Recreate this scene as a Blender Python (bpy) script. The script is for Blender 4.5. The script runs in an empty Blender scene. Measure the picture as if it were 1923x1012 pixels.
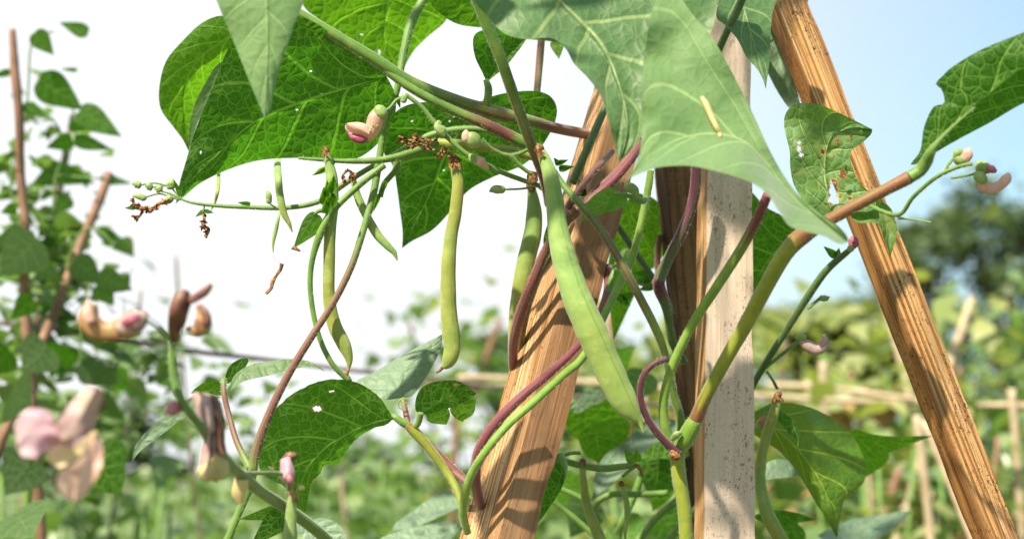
import bpy, math, random
from mathutils import Vector, noise
random.seed(7)
R = math.radians
sc = bpy.context.scene
col = sc.collection

# ------------------------------------------------------------------ camera
CAMZ, PITCH, FPX = 1.2, R(8.0), 1923 * 50 / 36
cd = bpy.data.cameras.new('camera'); cam = bpy.data.objects.new('camera', cd); col.objects.link(cam)
cam.location = (0, 0, CAMZ); cam.rotation_euler = (R(90) + PITCH, 0, 0)
cd.lens = 50; cd.sensor_width = 36; cd.clip_start = 0.02; cd.clip_end = 3000
cd.dof.use_dof = True; cd.dof.focus_distance = 0.765; cd.dof.aperture_fstop = 7.1
sc.camera = cam
# ------------------------------------------------------------------ light
TOSUN = Vector((-0.36, -0.56, 0.74)).normalized()
w = bpy.data.worlds.new('World'); sc.world = w; w.use_nodes = True
nt = w.node_tree; bg = nt.nodes['Background']
sky = nt.nodes.new('ShaderNodeTexSky'); sky.sky_type = 'NISHITA'; sky.sun_disc = False
sky.sun_elevation = math.asin(TOSUN.z); sky.sun_rotation = math.atan2(TOSUN.x, TOSUN.y)
sky.dust_density = 3.0; sky.air_density = 1.0; sky.ozone_density = 1.5
# thin veil of high cloud, thicker over the left half of the sky
tc = nt.nodes.new('ShaderNodeTexCoord'); sp = nt.nodes.new('ShaderNodeSeparateXYZ')
nt.links.new(tc.outputs['Generated'], sp.inputs[0])
nz = nt.nodes.new('ShaderNodeTexNoise'); nz.inputs['Scale'].default_value = 1.6; nz.inputs['Detail'].default_value = 4
nt.links.new(tc.outputs['Generated'], nz.inputs['Vector'])
m1 = nt.nodes.new('ShaderNodeMath'); m1.operation = 'MULTIPLY_ADD'
nt.links.new(sp.outputs['X'], m1.inputs[0]); m1.inputs[1].default_value = -2.0; m1.inputs[2].default_value = 0.86
m2 = nt.nodes.new('ShaderNodeMath'); m2.operation = 'MULTIPLY_ADD'; m2.use_clamp = True
nt.links.new(nz.outputs['Fac'], m2.inputs[0]); m2.inputs[1].default_value = 0.22; nt.links.new(m1.outputs[0], m2.inputs[2])
mx = nt.nodes.new('ShaderNodeMix'); mx.data_type = 'RGBA'
nt.links.new(m2.outputs[0], mx.inputs[0]); tn = nt.nodes.new('ShaderNodeMix'); tn.data_type = 'RGBA'; tn.blend_type = 'MULTIPLY'; tn.inputs[0].default_value = 1; nt.links.new(sky.outputs[0], tn.inputs[6]); tn.inputs[7].default_value = (.78, 1.22, 1.24, 1)
nt.links.new(tn.outputs[2], mx.inputs[6]); mx.inputs[7].default_value = (5.5, 5.65, 5.8, 1)
nt.links.new(mx.outputs[2], bg.inputs['Color']); bg.inputs['Strength'].default_value = 0.085
sd = bpy.data.lights.new('sun', 'SUN'); sd.energy = 4.4; sd.angle = R(1.1); sd.color = (1.0, 0.89, 0.72)
so = bpy.data.objects.new('sun', sd); col.objects.link(so); so.location = (-3, -3, 6)
so.rotation_euler = (-TOSUN).to_track_quat('-Z', 'Y').to_euler()
sc.view_settings.view_transform = 'Standard'; sc.view_settings.look = 'None'
sc.view_settings.exposure = 1.18; sc.view_settings.gamma = 1
sc.cycles.max_bounces = 8; sc.cycles.transparent_max_bounces = 16; sc.cycles.sample_clamp_indirect = 6

# ------------------------------------------------------------------ helpers
FWD = Vector((0, math.cos(PITCH), math.sin(PITCH))); UP = Vector((0, -math.sin(PITCH), math.cos(PITCH))); RT = Vector((1, 0, 0))
EYE = Vector((0, 0, CAMZ))
def P(x, y, d):
    """a traced point of the photograph set at its own distance d (metres)"""
    return EYE + (FWD + RT * ((x - 961.5) / FPX) + UP * (-(y - 506) / FPX)) * d

def tag(o, label=None, cat=None, group=None, kind=None):
    if label: o['label'] = label
    if cat: o['category'] = cat
    if group: o['group'] = group
    if kind: o['kind'] = kind
    return o
def empty(name, loc, label=None, cat=None, group=None):
    o = bpy.data.objects.new(name, None); col.objects.link(o); o.location = loc; o.empty_display_size = .02
    return tag(o, label, cat, group)

class MB:
    def __init__(s): s.v = []; s.f = []; s.uv = []; s.uv2 = []; s.t = []; s.mi = []; s.mats = []
    def vert(s, p, uv=(0, 0), t=0.0, uv2=(0, 0)):
        s.v.append(tuple(p)); s.uv.append(uv); s.t.append(t); s.uv2.append(uv2); return len(s.v) - 1
    def face(s, idx, mi=0): s.f.append(tuple(idx)); s.mi.append(mi)
    def build(s, name, mats, parent=None, smooth=True, label=None):
        if not isinstance(mats, (list, tuple)): mats = [mats]
        me = bpy.data.meshes.new(name)
        org = Vector(parent_loc(parent)) if parent else Vector(s.v[0])
        me.from_pydata([(x - org.x, y - org.y, z - org.z) for x, y, z in s.v], [], s.f)
        for m in mats: me.materials.append(m)
        me.polygons.foreach_set('material_index', s.mi)
        me.polygons.foreach_set('use_smooth', [smooth] * len(s.f))
        l = me.uv_layers.new(name='UVMap'); l2 = me.uv_layers.new(name='Flat')
        vi = [0] * len(me.loops); me.loops.foreach_get('vertex_index', vi)
        a = []; b = []
        for i in vi: a += s.uv[i]; b += s.uv2[i]
        l.data.foreach_set('uv', a); l2.data.foreach_set('uv', b)
        at = me.attributes.new('tint', 'FLOAT', 'POINT'); at.data.foreach_set('value', s.t)
        me.update()
        o = bpy.data.objects.new(name, me); col.objects.link(o)
        if parent: o.parent = parent; o.location = org - Vector(parent_loc(parent))
        else: o.location = org
        if label: o['label'] = label
        return o
def parent_loc(p):
    l = Vector((0, 0, 0))
    while p: l += p.location; p = p.parent
    return l

def cr(pts, n):
    """Catmull-Rom through tuples, n steps a span"""
    out = []; m = len(pts)
    for i in range(m - 1):
        p0 = pts[max(i - 1, 0)]; p1 = pts[i]; p2 = pts[i + 1]; p3 = pts[min(i + 2, m - 1)]
        for k in range(n):
            t = k / n
            out.append(tuple(0.5 * (2 * b + (c - a) * t + (2 * a - 5 * b + 4 * c - d) * t * t + (3 * b - a - 3 * c + d) * t ** 3)
                             for a, b, c, d in zip(p0, p1, p2, p3)))
    out.append(tuple(pts[-1])); return out

def tube_into(mb, pts, sides=10, n=8, flat=1.0, seed=0, lump=0.04, hair=0, mi=0, px=True, cap=True, roll=0.0, beads=0):
    """pts: (px, py, depth, radius_px, tint) in photograph pixels, or world (x,y,z,r,tint) when px=False"""
    q = cr([tuple(p) + ((0.0,) if len(p) == 4 else ()) for p in pts], n)
    W = []
    for a in q:
        if px: W.append((P(a[0], a[1], a[2]), max(a[3], .05) / FPX * a[2], a[4]))
        else: W.append((Vector(a[:3]), max(a[3], 1e-5), a[4]))
    up = None; rings = []; L = 0
    for i, (c, r, t) in enumerate(W):
        d = (W[min(i + 1, len(W) - 1)][0] - W[max(i - 1, 0)][0])
        if d.length < 1e-9: d = Vector((0, 0, 1))
        d.normalize()
        if up is None:
            up = FWD - d * FWD.dot(d)
            if up.length < .1: up = UP - d * UP.dot(d)
        else: up = up - d * up.dot(d)
        up.normalize(); sd_ = d.cross(up)
        if i: L += (c - W[i - 1][0]).length
        ring = []
        for k in range(sides):
            a = 2 * math.pi * k / sides + roll
            rr = r * (1 + beads * math.sin(L * 480 + 2 * noise.noise((L * 60, seed, 0))) + lump * noise.noise((L * 90 + seed, math.cos(a) * 1.3, math.sin(a) * 1.3)))
            ring.append(mb.vert(c + (sd_ * math.cos(a) + up * math.sin(a) * flat) * rr, (k / sides, L), t, (k / sides * 6.28 * r, L)))
        rings.append(ring)
    for i in range(len(rings) - 1):
        for k in range(sides):
            k2 = (k + 1) % sides
            mb.face((rings[i][k], rings[i][k2], rings[i + 1][k2], rings[i + 1][k]), mi)
    if cap:
        mb.face(rings[0][::-1], mi); mb.face(rings[-1], mi)
    if hair:
        rnd = random.Random(seed + 5)
        for j in range(int(L * hair)):
            i = rnd.randrange(len(W) - 1); f = rnd.random()
            c = W[i][0].lerp(W[i + 1][0], f); r = W[i][1]
            d = (W[i + 1][0] - W[i][0]).normalized()
            v = Vector((rnd.uniform(-1, 1), rnd.uniform(-1, 1), rnd.uniform(-1, 1))); v = v - d * v.dot(d)
            if v.length < .1: continue
            v.normalize(); h = rnd.uniform(.0005, .0013)
            a = c + v * r * .95; b = c + v * (r + h) + d * rnd.uniform(-.0004, .0004)
            s_ = d * .00008; i0 = mb.vert(a - s_); i1 = mb.vert(a + s_); i2 = mb.vert(b)
            mb.face((i0, i1, i2), 1)
    return W

def stem(parent, pts, mat=None, hair=5000, name='stem', **k):
    mb = MB(); tube_into(mb, pts, seed=len(bpy.data.objects), hair=hair, **k)
    return mb.build(name, [mat or M['stem'], M['hair']], parent)

def resample(pts, n):
    q = cr(pts, 12); s = [0]
    for i in range(1, len(q)): s.append(s[-1] + math.dist(q[i], q[i - 1]))
    out = []; j = 0
    for i in range(n + 1):
        u = s[-1] * i / n
        while j < len(s) - 2 and s[j + 1] < u: j += 1
        t = (u - s[j]) / max(s[j + 1] - s[j], 1e-9); t = min(max(t, 0), 1)
        out.append((q[j][0] + (q[j + 1][0] - q[j][0]) * t, q[j][1] + (q[j + 1][1] - q[j][1]) * t))
    return out

def veindist(t, s):
    a = (t - 0.30 * abs(s) ** 0.8 + 0.04 * (1 if s > 0 else 0)) * 5.5
    f = abs((a % 1) - .5) * 2          # 1 on a vein, 0 between
    return f
def leaf_into(mb, L, Mr, Rr, d, gx=0, gy=0, cup=0, bow=0, wave=.3, foldr=0, pucker=1.0, holes=(), nt=64, ns=22, seed=0, mi=0, twist=0, ragged=0, fold=0):
    """blade traced as base..tip along the midrib Mr, margins L and R; set on its own sloping, cupped and bowed surface"""
    b, t_ = Mr[0], Mr[-1]
    l = resample([b] + list(L) + [t_], nt); r = resample([b] + list(Rr) + [t_], nt); m = resample(Mr, nt)
    cx = sum(p[0] for p in m) / len(m); cy = sum(p[1] for p in m) / len(m)
    xs = [p[0] for p in l + r]; ys = [p[1] for p in l + r]
    size = max(max(xs) - min(xs), max(ys) - min(ys)) / FPX * d
    wpx = sum(math.dist(a_, b_) for a_, b_ in zip(l, r)) / len(l); pucker *= min(1, wpx / 160)
    grid = []
    for i in range(nt + 1):
        t = i / nt; row = []
        for j in range(-ns, ns + 1):
            s = j / ns; e = l[i] if s < 0 else r[i]; a = abs(s)
            x = m[i][0] + (e[0] - m[i][0]) * a; y = m[i][1] + (e[1] - m[i][1]) * a
            nn = noise.noise((x * .013 + seed, y * .013, seed * .7)); n2 = noise.noise((x * .035, y * .035 + seed, 3.1))
            e1 = math.sin(math.pi * min(max(t, .001), .999)) ** .5
            dd = d * (1 + gx * (x - cx) / FPX + gy * (y - cy) / FPX)
            dd += cup * size * (a ** 1.7) * e1 + bow * size * 4 * t * (1 - t) + twist * size * s * (t - .4) + fold * size * a * e1 + (foldr * size * a * e1 if s > 0 else 0)
            dd += wave * size * .10 * nn * (0.4 + a) + size * .012 * wave * n2
            q = veindist(t, s); dd += pucker * .0011 * (q ** 3) * (1 - a * .5) * (1 if size > .03 else .4)
            dd -= pucker * .0010 * math.exp(-(a / .05) ** 2) * (1 if size > .03 else .3)
            if ragged and a > .9:
                rg = ragged * noise.noise((x * .12, y * .12, seed)); x += rg; y += rg * .6
            row.append(mb.vert(P(x, y, dd), (t, s * .5 + .5), noise.noise((seed * 3.3, 1.7, .2)) * .5 + .5, (x / FPX * d + seed * .37, y / FPX * d)))
            row[-1] = (row[-1], x, y)
        grid.append(row)
    for i in range(nt):
        for j in range(2 * ns):
            q = (grid[i][j], grid[i][j + 1], grid[i + 1][j + 1], grid[i + 1][j])
            x = sum(p[1] for p in q) / 4; y = sum(p[2] for p in q) / 4
            hv = [((x - h[0]) / h[2]) ** 2 + ((y - h[1]) / h[3]) ** 2 - .9 * noise.noise((x * .17, y * .17, 9)) for h in holes]
            if hv and min(hv) < 1: continue
            mb.face([p[0] for p in q], 1 if hv and min(hv) < 2.1 else mi)

def leaf(parent, L, Mr, Rr, d, mat='under', name='leaf', **k):
    mb = MB(); k.setdefault('seed', (len(bpy.data.objects) * 1.37) % 50)
    leaf_into(mb, L, Mr, Rr, d, **k)
    return mb.build(name, [M[mat], M['rim']] if k.get('holes') else [M[mat]], parent)
PROF = [(-.03, .20), (.03, .40), (.14, .52), (.28, .545), (.45, .46), (.62, .32), (.78, .19), (.90, .075)]
def autoedges(b, t, wd, bend=0, asym=0, prof=PROF):
    ax, ay = t[0] - b[0], t[1] - b[1]; L = math.hypot(ax, ay) or 1; nx, ny = ay / L, -ax / L
    def q(u, v):
        v2 = v + bend * 4 * u * (1 - u)
        return (b[0] + ax * u + nx * v2 * L, b[1] + ay * u + ny * v2 * L)
    k = wd / L
    l = [q(u, v * k * (1 + asym)) for u, v in prof]; r = [q(u, -v * k * (1 - asym)) for u, v in prof]
    m = [q(u, 0) for u in (0, .25, .5, .75, 1)]
    return l, m, r
def autoleaf(parent, b, t, wd, d, mat='under', bend=0, asym=0, name='leaf', **k):
    l, m, r = autoedges(b, t, wd, bend, asym); k.setdefault('nt', 28); k.setdefault('ns', 9)
    return leaf(parent, l, m, r, d, mat, name, **k)

# ------------------------------------------------------------------ materials
M = {}
class N:
    """tiny node-graph writer"""
    def __init__(s, name):
        s.m = bpy.data.materials.new(name); s.m.use_nodes = True; s.nt = s.m.node_tree; s.nt.nodes.clear()
        s.out = s.nt.nodes.new('ShaderNodeOutputMaterial')
    def n(s, t, **k):
        o = s.nt.nodes.new('ShaderNode' + t)
        for a, v in k.items(): setattr(o, a, v)
        return o
    def L(s, a, b): s.nt.links.new(a, b)
    def val(s, x, sock):
        if isinstance(x, bpy.types.NodeSocket): s.L(x, sock)
        elif x is not None: sock.default_value = x
    def math(s, op, a, b=None, c=None, clamp=False):
        o = s.n('Math', operation=op, use_clamp=clamp); s.val(a, o.inputs[0]); s.val(b, o.inputs[1]); s.val(c, o.inputs[2]); return o.outputs[0]
    def mix(s, f, a, b, blend='MIX'):
        o = s.n('Mix', data_type='RGBA', blend_type=blend); s.val(f, o.inputs[0])
        s.val(c4(a), o.inputs[6]); s.val(c4(b), o.inputs[7]); return o.outputs[2]
    def noise(s, vec, scale, detail=3, rough=.5, dist=0):
        o = s.n('TexNoise'); s.L(vec, o.inputs['Vector']); o.inputs['Scale'].default_value = scale
        o.inputs['Detail'].default_value = detail; o.inputs['Roughness'].default_value = rough; o.inputs['Distortion'].default_value = dist
        return o.outputs['Fac']
    def ramp(s, f, *st):
        o = s.n('ValToRGB'); s.L(f, o.inputs[0]); e = o.color_ramp.elements
        while len(e) < len(st): e.new(.5)
        for k, (p, c) in enumerate(st): e[k].position = p; e[k].color = c4(c) if not isinstance(c, (int, float)) else (c, c, c, 1)
        return o.outputs[0]
    def scale(s, vec, v):
        o = s.n('Vector' 'Math', operation='MULTIPLY'); s.L(vec, o.inputs[0]); o.inputs[1].default_value = v; return o.outputs[0]
    def smooth(s, x, a, b):
        o = s.n('MapRange', interpolation_type='SMOOTHSTEP'); s.val(x, o.inputs[0]); o.inputs[1].default_value = a; o.inputs[2].default_value = b; return o.outputs[0]
    def bump(s, h, st, dist):
        o = s.n('Bump'); o.inputs['Strength'].default_value = st; o.inputs['Distance'].default_value = dist; s.L(h, o.inputs['Height']); return o.outputs[0]
def c4(c):
    if isinstance(c, (tuple, list)): return tuple(c) + (1,) if len(c) == 3 else tuple(c)
    return c

def leafmat(key, dark, light, vein, trans, tfac=.5, rough=.45, spec=.35, veinw=1.0, netw=1.0, blotch=None, sheen=0, spots=True, bs=.8):
    g = N('leaf_' + key); uv = g.n('UVMap', uv_map='UVMap').outputs[0]; fl = g.n('UVMap', uv_map='Flat').outputs[0]
    sp = g.n('SeparateXYZ'); g.L(uv, sp.inputs[0]); t = sp.outputs[0]
    s_ = g.math('MULTIPLY_ADD', sp.outputs[1], 2, -1); a = g.math('ABSOLUTE', s_)
    side = g.math('MULTIPLY', g.math('GREATER_THAN', s_, 0), .04)
    ap = g.math('MULTIPLY', g.math('POWER', a, .8), -.30)
    wob = g.math('MULTIPLY_ADD', g.noise(fl, 60, 2), .030, -.015)
    q = g.math('MULTIPLY', g.math('ADD', g.math('ADD', g.math('ADD', t, ap), side), wob), 5.5)
    fr = g.math('ABSOLUTE', g.math('SUBTRACT', g.math('FRACT', g.math('ADD', q, 20)), .5))      # .5 on a vein
    # three strong veins from the base
    lat = g.smooth(g.math('ADD', fr, g.math('MULTIPLY', a, -.022)), .5 - .075 * veinw, .5 - .030 * veinw)
    lat = g.math('MULTIPLY', lat, g.math('SUBTRACT', 1.0, g.math('MULTIPLY', g.math('POWER', a, 4), .6)))
    mid = g.math('SUBTRACT', 1.0, g.smooth(g.math('DIVIDE', a, g.math('MULTIPLY_ADD', t, -.6, 1.0)), .012 * veinw, .035 * veinw))
    def net(sc_, w0, w1, rnd=.9):
        v = g.n('TexVoronoi', feature='DISTANCE_TO_EDGE'); dn = g.n('VectorMath', operation='ADD')
        nn = g.n('TexNoise'); g.L(fl, nn.inputs['Vector']); nn.inputs['Scale'].default_value = sc_ * .8
        g.L(g.scale(nn.outputs['Color'], (.35 / sc_,) * 3), dn.inputs[0]); g.L(fl, dn.inputs[1])
        g.L(dn.outputs[0], v.inputs['Vector']); v.inputs['Scale'].default_value = sc_; v.inputs['Randomness'].default_value = rnd
        return g.math('SUBTRACT', 1.0, g.smooth(v.outputs['Distance'], w0, w1)), v.outputs['Distance']
    n1, d1 = net(185, .015, .075); n2, d2 = net(560, .03, .15)
    v = g.math('MAXIMUM', g.math('MAXIMUM', mid, g.math('MULTIPLY', lat, .85)), g.math('MULTIPLY', n1, .48 * netw))
    v = g.math('MAXIMUM', v, g.math('MULTIPLY', n2, .20 * netw), clamp=True)
    at = g.n('Attribute', attribute_name='tint').outputs['Fac']
    base = g.mix(g.math('ADD', g.math('MULTIPLY_ADD', g.noise(fl, 25, 4), 1.6, -.5), g.math('MULTIPLY_ADD', at, .4, -.2), clamp=True), dark, light)
    if blotch: base = g.mix(g.smooth(g.noise(fl, 45, 4, .6), .56, .68), base, blotch)
    if spots: base = g.mix(g.math('MULTIPLY', g.smooth(g.noise(fl, 900, 2), .70, .78), .5), base, (.30, .25, .08))
    bc = g.mix(v, base, vein)
    tr = g.mix(g.math('MULTIPLY', g.math('MAXIMUM', g.math('MULTIPLY', g.math('MAXIMUM', mid, lat), 1.0), v), .85), g.mix(g.math('MULTIPLY_ADD', g.noise(fl, 30, 4), 1.4, -.3, clamp=True), trans, tuple(x * .7 for x in trans)), tuple(min(1, x * 1.35 + k_) for x, k_ in zip(trans, (.10, .17, .02))))
    h = g.math('ADD', g.math('MULTIPLY', g.math('MINIMUM', d1, .3), 1.6), g.math('MULTIPLY', g.math('MAXIMUM', mid, lat), -.6))
    h = g.math('ADD', h, g.math('MULTIPLY', g.noise(fl, 1500, 2), .10))
    b = g.bump(h, bs, .0011)
    p = g.n('BsdfPrincipled'); g.L(bc, p.inputs['Base Color']); p.inputs['Roughness'].default_value = rough
    p.inputs['Specular IOR Level'].default_value = spec; g.L(b, p.inputs['Normal'])
    if sheen: p.inputs['Sheen Weight'].default_value = sheen; p.inputs['Sheen Roughness'].default_value = .5
    tl = g.n('BsdfTranslucent'); g.L(tr, tl.inputs[0]); g.L(b, tl.inputs['Normal'])
    ms = g.n('MixShader'); ms.inputs[0].default_value = tfac; g.L(p.outputs[0], ms.inputs[1]); g.L(tl.outputs[0], ms.inputs[2])
    g.L(ms.outputs[0], g.out.inputs[0]); M[key] = g.m
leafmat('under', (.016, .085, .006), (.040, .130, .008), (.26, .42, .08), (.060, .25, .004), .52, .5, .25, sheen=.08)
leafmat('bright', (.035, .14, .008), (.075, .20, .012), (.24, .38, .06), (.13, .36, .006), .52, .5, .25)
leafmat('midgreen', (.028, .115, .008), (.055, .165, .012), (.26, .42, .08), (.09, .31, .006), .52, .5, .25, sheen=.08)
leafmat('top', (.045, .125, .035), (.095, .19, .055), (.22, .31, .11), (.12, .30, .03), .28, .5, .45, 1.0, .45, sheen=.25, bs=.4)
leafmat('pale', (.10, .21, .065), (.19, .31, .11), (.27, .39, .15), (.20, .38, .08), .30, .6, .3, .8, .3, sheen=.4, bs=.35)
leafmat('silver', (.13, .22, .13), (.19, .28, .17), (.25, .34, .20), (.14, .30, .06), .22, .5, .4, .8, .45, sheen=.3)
leafmat('worn', (.07, .17, .04), (.15, .27, .07), (.28, .35, .14), (.18, .42, .04), .35, .5, .3, 1.1, .8, blotch=(.20, .24, .06))
leafmat('yellowing', (.04, .13, .012), (.11, .21, .015), (.28, .36, .06), (.26, .44, .015), .36, .42, .45, 1.1, .35, blotch=(.11, .19, .015))
leafmat('young', (.09, .26, .02), (.16, .36, .04), (.30, .48, .10), (.18, .48, .02), .4, .5, .4, 1.2, .4)

def simplemat(key, stops, scale=200, rough=.5, trans=0, tcol=None, spec=.4, sheen=0, bump=.3, coord='Flat'):
    g = N(key); fl = g.n('UVMap', uv_map=coord).outputs[0]; oc = g.n('TexCoord').outputs['Object']
    n = g.noise(oc, scale, 4, .6); c = g.ramp(n, *stops)
    p = g.n('BsdfPrincipled'); g.L(c, p.inputs['Base Color']); p.inputs['Roughness'].default_value = rough; p.inputs['Specular IOR Level'].default_value = spec
    p.inputs['Sheen Weight'].default_value = sheen
    g.L(g.bump(g.noise(oc, scale * 4, 3), bump, .0004), p.inputs['Normal']); o = p.outputs[0]
    if trans:
        tl = g.n('BsdfTranslucent'); tl.inputs[0].default_value = c4(tcol); ms = g.n('MixShader'); ms.inputs[0].default_value = trans
        g.L(o, ms.inputs[1]); g.L(tl.outputs[0], ms.inputs[2]); o = ms.outputs[0]
    g.L(o, g.out.inputs[0]); M[key] = g.m; return g.m
def stemmat(key, green, green2, purple):
    g = N(key); uv = g.n('UVMap', uv_map='UVMap').outputs[0]; oc = g.n('TexCoord').outputs['Object']
    at = g.n('Attribute', attribute_name='tint').outputs['Fac']
    st = g.noise(g.scale(uv, (13, 7, 1)), 1.0, 4, .75)          # streaks that run along the stem
    n = g.noise(oc, 160, 4, .6)
    gc = g.mix(g.math('MULTIPLY_ADD', n, 2, -.5, clamp=True), green, green2)
    f = g.smooth(g.math('ADD', st, g.math('MULTIPLY_ADD', at, .60, -.36)), .34, .62)
    f = g.math('MULTIPLY', f, g.math('GREATER_THAN', at, .02))
    c = g.mix(f, gc, purple); c = g.mix(g.math('MULTIPLY', g.smooth(g.noise(oc, 1400, 2), .68, .76), .5), c, (.30, .22, .10))
    p = g.n('BsdfPrincipled'); g.L(c, p.inputs['Base Color']); p.inputs['Roughness'].default_value = .48; p.inputs['Sheen Weight'].default_value = .25
    p.inputs['Subsurface Weight'].default_value = .12; p.inputs['Subsurface Radius'].default_value = (.001, .002, .0005)
    ridg = g.noise(g.scale(uv, (22, 6, 1)), 1.0, 2)
    g.L(g.bump(g.math('ADD', ridg, g.math('MULTIPLY', g.noise(oc, 2500, 2), .3)), .6, .0006), p.inputs['Normal'])
    g.L(p.outputs[0], g.out.inputs[0]); M[key] = g.m
stemmat('stem', (.055, .17, .014), (.16, .28, .030), (.15, .045, .034))
stemmat('limestem', (.11, .25, .02), (.24, .37, .045), (.16, .030, .035))
stemmat('greenstem', (.09, .20, .012), (.16, .27, .020), (.2, .03, .04))
stemmat('redstem', (.10, .17, .02), (.24, .24, .05), (.17, .026, .045))
stemmat('darkstem', (.035, .10, .018), (.075, .16, .03), (.085, .012, .030))
stemmat('yellowstem', (.15, .22, .012), (.29, .32, .025), (.20, .075, .025))
def podmat():
    g = N('pod_skin'); uv = g.n('UVMap', uv_map='UVMap').outputs[0]; oc = g.n('TexCoord').outputs['Object']
    n = g.noise(oc, 55, 4, .6); c = g.ramp(n, (.30, (.15, .28, .055)), (.55, (.22, .36, .08)), (.75, (.30, .38, .09)))
    at = g.n('Attribute', attribute_name='tint').outputs['Fac']
    c = g.mix(at, c, g.ramp(n, (.3, (.19, .225, .018)), (.7, (.31, .315, .04))))
    c = g.mix(g.math('MULTIPLY', g.smooth(g.noise(oc, 1100, 2), .66, .76), .6), c, (.38, .40, .14))
    c = g.mix(g.smooth(g.noise(oc, 700, 2, .6), .745, .775), c, (.12, .07, .02))
    su = g.n('SeparateXYZ'); g.L(uv, su.inputs[0]); sm = g.math('ABSOLUTE', g.math('SUBTRACT', su.outputs[0], g.math('MULTIPLY_ADD', g.noise(g.scale(uv, (0, 30, 1)), 1, 1), .05, .80)))
    c = g.mix(g.math('MULTIPLY', g.math('SUBTRACT', 1.0, g.smooth(sm, .004, .016)), .55), c, (.10, .20, .03))
    c = g.mix(g.math('MULTIPLY', g.smooth(g.noise(oc, 130, 5, .7), .52, .66), .45), c, (.36, .44, .14))
    p = g.n('BsdfPrincipled'); g.L(c, p.inputs['Base Color']); p.inputs['Roughness'].default_value = .52; p.inputs['Sheen Weight'].default_value = .3
    p.inputs['Subsurface Weight'].default_value = .2; p.inputs['Subsurface Radius'].default_value = (.002, .003, .0008)
    g.L(g.bump(g.math('ADD', g.noise(oc, 1500, 4, .7), g.math('MULTIPLY', g.noise(g.scale(uv, (1, 60, 1)), 1.5, 1), 2)), .45, .0008), p.inputs['Normal'])
    g.L(p.outputs[0], g.out.inputs[0]); M['pod'] = g.m
podmat()
def hairmat():
    g = N('stem_hair'); d = g.n('BsdfTranslucent'); d.inputs[0].default_value = (.75, .8, .6, 1); e = g.n('BsdfDiffuse'); e.inputs[0].default_value = (.7, .75, .55, 1)
    ms = g.n('MixShader'); g.L(d.outputs[0], ms.inputs[1]); g.L(e.outputs[0], ms.inputs[2]); g.L(ms.outputs[0], g.out.inputs[0]); M['hair'] = g.m
hairmat()
simplemat('dry', [(.35, (.05, .02, .008)), (.5, (.19, .08, .025)), (.68, (.42, .24, .08))], 700, .7)
simplemat('rim', [(.3, (.20, .12, .03)), (.6, (.34, .27, .09))], 300, .7, .3, (.4, .35, .08))
simplemat('petal', [(.25, (.55, .28, .20)), (.45, (.68, .42, .33)), (.6, (.70, .50, .42)), (.75, (.60, .50, .25))], 220, .5, .35, (.8, .55, .45), sheen=.3)
simplemat('pink', [(.3, (.38, .18, .30)), (.5, (.55, .36, .42)), (.7, (.60, .48, .46))], 60, .5, .35, (.75, .4, .5), sheen=.3)
simplemat('cream', [(.3, (.58, .52, .22)), (.55, (.66, .56, .28)), (.75, (.66, .44, .34))], 90, .5, .35, (.75, .65, .35))
simplemat('magenta', [(.3, (.25, .03, .08)), (.5, (.42, .12, .18)), (.7, (.50, .34, .30))], 120, .45, .2, (.6, .1, .2))
simplemat('maroon', [(.32, (.05, .018, .02)), (.5, (.17, .07, .05)), (.66, (.20, .13, .05))], 200, .5)
simplemat('mauve', [(.3, (.24, .13, .14)), (.45, (.46, .31, .30)), (.6, (.55, .42, .36)), (.75, (.50, .40, .22))], 150, .5, .2, (.5, .3, .2))
simplemat('orange', [(.32, (.20, .09, .07)), (.45, (.38, .21, .09)), (.56, (.46, .30, .13)), (.68, (.26, .24, .07))], 170, .45, .2, (.7, .4, .15))
simplemat('bud', [(.3, (.17, .30, .07)), (.6, (.34, .44, .16)), (.8, (.50, .52, .24))], 200, .45, .25, (.5, .7, .2), sheen=.3)
simplemat('bamboo', [(.3, (.34, .24, .14)), (.55, (.48, .38, .25)), (.75, (.58, .47, .32))], 25, .6)
simplemat('stick', [(.3, (.15, .08, .045)), (.55, (.26, .145, .09)), (.75, (.36, .23, .15))], 40, .7)
simplemat('twig', [(.3, (.10, .075, .05)), (.55, (.19, .15, .10)), (.75, (.27, .22, .15))], 60, .8)
simplemat('cable', [(.3, (.06, .045, .04)), (.7, (.13, .10, .09))], 60, .6)
simplemat('bark', [(.3, (.07, .05, .035)), (.7, (.16, .12, .08))], 6, .9)

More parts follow.
